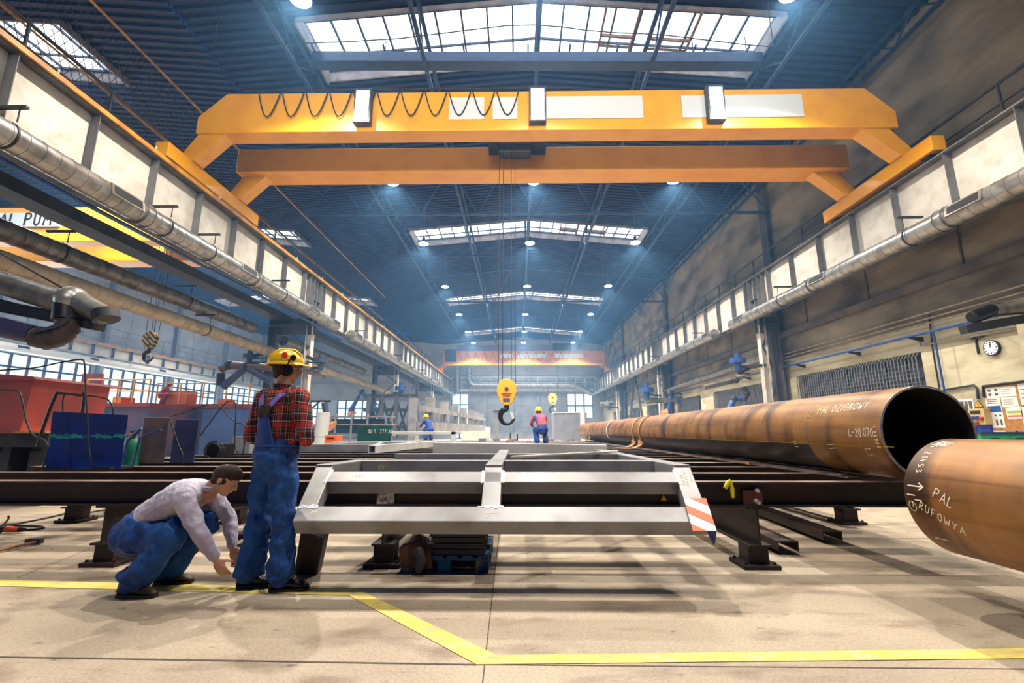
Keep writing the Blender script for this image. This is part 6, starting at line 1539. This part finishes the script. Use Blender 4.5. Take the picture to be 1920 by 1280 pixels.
            b = MB(); b.tube([hp(-.085, .045, .012), hp(-.055, .088, .012), hp(0, .104, .015), hp(.055, .088, .012), hp(.085, .045, .012)], .004, 6); b.ball(hp(.034, .09, .008), (.026, .008, .018), n=10, M=HM); b.ball(hp(-.034, .09, .008), (.026, .008, .018), n=10, M=HM); b.build('safety_glasses', mat('clear_glasses', (120, 120, 124), .1), t)
    b = MB(); b.ball(hp(0, -.022, .022), (.083, .095, .088), n=18, M=HM); b.ball(hp(0, .012, .062), (.078, .086, .066), n=18, M=HM); b.ball(hp(0, -.05, -.03), (.062, .055, .06), n=14, M=HM); b.build('hair', hairm, t)
    if bib:
        wz = waist.z - .10
        def rr_(z):
            ks = [(wz, .170, .128), (waist.z, .168, .125), (chest.z, .192, .138), (chest.z + (neck.z - chest.z) * .62, .168, .108), (neck.z, .075, .07)]
            for (z0, a0, b0), (z1, a1, b1) in zip(ks[:-1], ks[1:]):
                if z <= z1: f = (z - z0) / (z1 - z0); return a0 + (a1 - a0) * f, b0 + (b1 - b0) * f
            return ks[-1][1:]
        def surf(x, z, side, e=.017):
            rx, ry = rr_(z); q = max(0, 1 - (x / rx) ** 2) ** .5
            cx = waist.lerp(chest, (z - waist.z) / (chest.z - waist.z)); return V(cx.x + x, cx.y + side * (ry * q + e), z)
        for side, zt, w0, w1, nm_ in ((-1, 1.30, .13, .05, 'bib_back'), (1, 1.32, .14, .11, 'bib_front')):
            nu, nv = 8, 10; vs = []
            for j in range(nv + 1):
                z = 1.0 + (zt - 1.0) * j / nv; wd = w0 + (w1 - w0) * j / nv
                for i in range(nu + 1): vs.append(surf(wd * (2 * i / nu - 1), z, side, .02 + .003 * noise.noise(V(i * 2.1, j * 1.3, 0))))
            b = MB(); b.add(vs, [(j * (nu + 1) + i, j * (nu + 1) + i + 1, (j + 1) * (nu + 1) + i + 1, (j + 1) * (nu + 1) + i) for j in range(nv) for i in range(nu)], 0, True)
            o = b.build(nm_, navy if side < 0 else legm, t); sdm = o.modifiers.new('solid', 'SOLIDIFY'); sdm.thickness = .008
        for s in (-1, 1):
            low = [surf(s * (.02 + .035 * k / 4), 1.29 + .09 * k / 4, -1, .021) for k in range(5)]
            up = [surf(s * (.055 + .055 * k / 5), 1.38 + (.085) * k / 5, -1, .023) for k in range(6)]
            top_ = V(s * .115, -.02, 1.502); fr_ = [V(s * .115, .05, 1.48), V(s * .10, .12, 1.36), V(s * .09, .15, 1.30)]
            for pts, m_, nm_ in ((low, strapd, 'strap_lower'), (up + [top_] + fr_, strapm, 'strap')):
                b = MB()
                for p, q in zip(pts[:-1], pts[1:]): b.bar(p, q, .048, .006, up=(0, -1, .25) if p.y < 0 else (0, 1, .2))
                b.build(nm_, m_, t)
        b = MB(); n_ = 40
        for k in range(3): b.tube([V(.176 * math.cos(a), waist.y + .143 * math.sin(a), 1.035 + .014 * k + .003 * math.sin(9 * a)) for a in [2 * math.pi * j / n_ for j in range(n_)]], .009, 6, closed=True)
        b.build('elastic_waist', legm, t)
    t.location = loc; t.rotation_euler = (0, 0, rz)
    return t
STAND = dict(upright=1, pelvis=(0, -.01, .96), waist=(0, 0, 1.10), chest=(0, 0, 1.32), neck=(0, -.01, 1.53), head=(0, .02, 1.685), shL=(-.20, 0, 1.455), shR=(.20, 0, 1.455), elL=(-.285, -.03, 1.14), elR=(.295, .02, 1.13),
    wrL=(-.05, .19, 1.12), wrR=(.06, .22, 1.10), hdL=(.05, .22, 1.12), hdR=(-.04, .24, 1.10), hnL=(0, -1, 0), hnR=(0, -1, 0), hiL=(-.095, 0, .92), hiR=(.095, 0, .92), knL=(-.12, .0, .50), knR=(.13, .02, .50), anL=(-.145, -.03, .085), anR=(.15, .02, .085), toeL=(-.10, .2, 0), toeR=(.24, .24, 0))
STAND['toeL'] = (.05, .12, 0); STAND['toeR'] = (.36, .17, 0)
person('Worker in yellow helmet, red plaid shirt and blue bib overalls seen from behind', (-1.94, 3.74, 0), R(-24), STAND, plaid, denim, bootm, .008, headyaw=R(-42), bib=True)
CROUCH = dict(pelvis=(0, -.24, .40), waist=(0, -.14, .52), chest=(0, .08, .66), neck=(0, .26, .74), head=(0, .39, .80), shL=(-.17, .18, .69), shR=(.17, .18, .69), elL=(-.22, .34, .46), elR=(.22, .36, .45),
    wrL=(-.12, .44, .26), wrR=(.14, .46, .24), hdL=(-.10, .49, .17), hdR=(.12, .51, .15), hnL=(1, 0, 0), hnR=(-1, 0, 0), hiL=(-.10, -.22, .38), hiR=(.10, -.22, .38), knL=(-.16, .20, .46), knR=(.17, .16, .44), anL=(-.14, -.06, .085), anR=(.15, -.12, .085), toeL=(-.15, .14, 0), toeR=(.17, .1, 0))
person('Worker crouching low at the left in pale grey jacket, blue trousers and brown boots', (-2.72, 3.72, 0), R(-86), CROUCH, palec, denim, bootb, .008, helmet=False, headpitch=R(-30))
K2 = dict(CROUCH)
def shift(J, dz): return {k: ((v[0], v[1], v[2] + dz) if isinstance(v, tuple) and k not in ('hnL', 'hnR') else v) for k, v in J.items()}
KNEEL = dict(pelvis=(0, -.16, .50), waist=(0, -.12, .62), chest=(0, .0, .82), neck=(0, .10, .99), head=(0, .19, 1.08), shL=(-.18, .05, .92), shR=(.18, .05, .92), elL=(-.26, .2, .70), elR=(.26, .2, .70),
    wrL=(-.12, .42, .62), wrR=(.12, .44, .62), hdL=(-.08, .52, .6), hdR=(.08, .54, .6), hnL=(0, 0, -1), hnR=(0, 0, -1), hiL=(-.10, -.15, .47), hiR=(.10, -.15, .47), knL=(-.15, .12, .50), knR=(.17, .10, .50), anL=(-.14, -.06, .085), anR=(.15, -.08, .085), toeL=(-.15, .14, 0), toeR=(.17, .12, 0))
redtop = cloth('red_and_blue_work_top', (196, 84, 60), (60, 80, 160))
p = P(1014, 833, Y=15.35); person('Distant worker in yellow helmet and navy trousers kneeling on the platform in the middle', (p.x, 15.35, TZ + .004), R(20), KNEEL, redtop, navy, bootm, .016, headyaw=0, detail=False)
p = P(803, 790, Y=22.0); person('Distant worker in yellow helmet and blue clothes stooping in front of the pale tower frame', (p.x, 22.0, TZ + .004), R(50), KNEEL, navy, navy, bootm, .018, detail=False)
p = P(303, 757, Y=24.6); person('Worker in yellow helmet and red jacket stooping on top of the right red module', (p.x, 24.7, P(300, 757, Y=23.95).z), R(-60), KNEEL, redj, redj, bootm, .018, detail=False)
# ================================================================ HAZE
hm = bpy.data.materials.new('welding_haze'); hm.use_nodes = True; nt = hm.node_tree; nt.nodes.clear()
vs_ = nt.nodes.new('ShaderNodeVolumeScatter'); vs_.inputs['Color'].default_value = (.2, .5, .94, 1); vs_.inputs['Density'].default_value = .0038; vs_.inputs['Anisotropy'].default_value = .3
ou = nt.nodes.new('ShaderNodeOutputMaterial'); nt.links.new(vs_.outputs[0], ou.inputs['Volume'])
b = MB(); b.box(-39.5, WX - .02, 6.5, YE - .4, .02, 15.6)
o = b.build('welding_haze', hm); o['kind'] = 'stuff'; tag(o, 'thin bluish welding haze hanging in the air of the hall', 'haze')
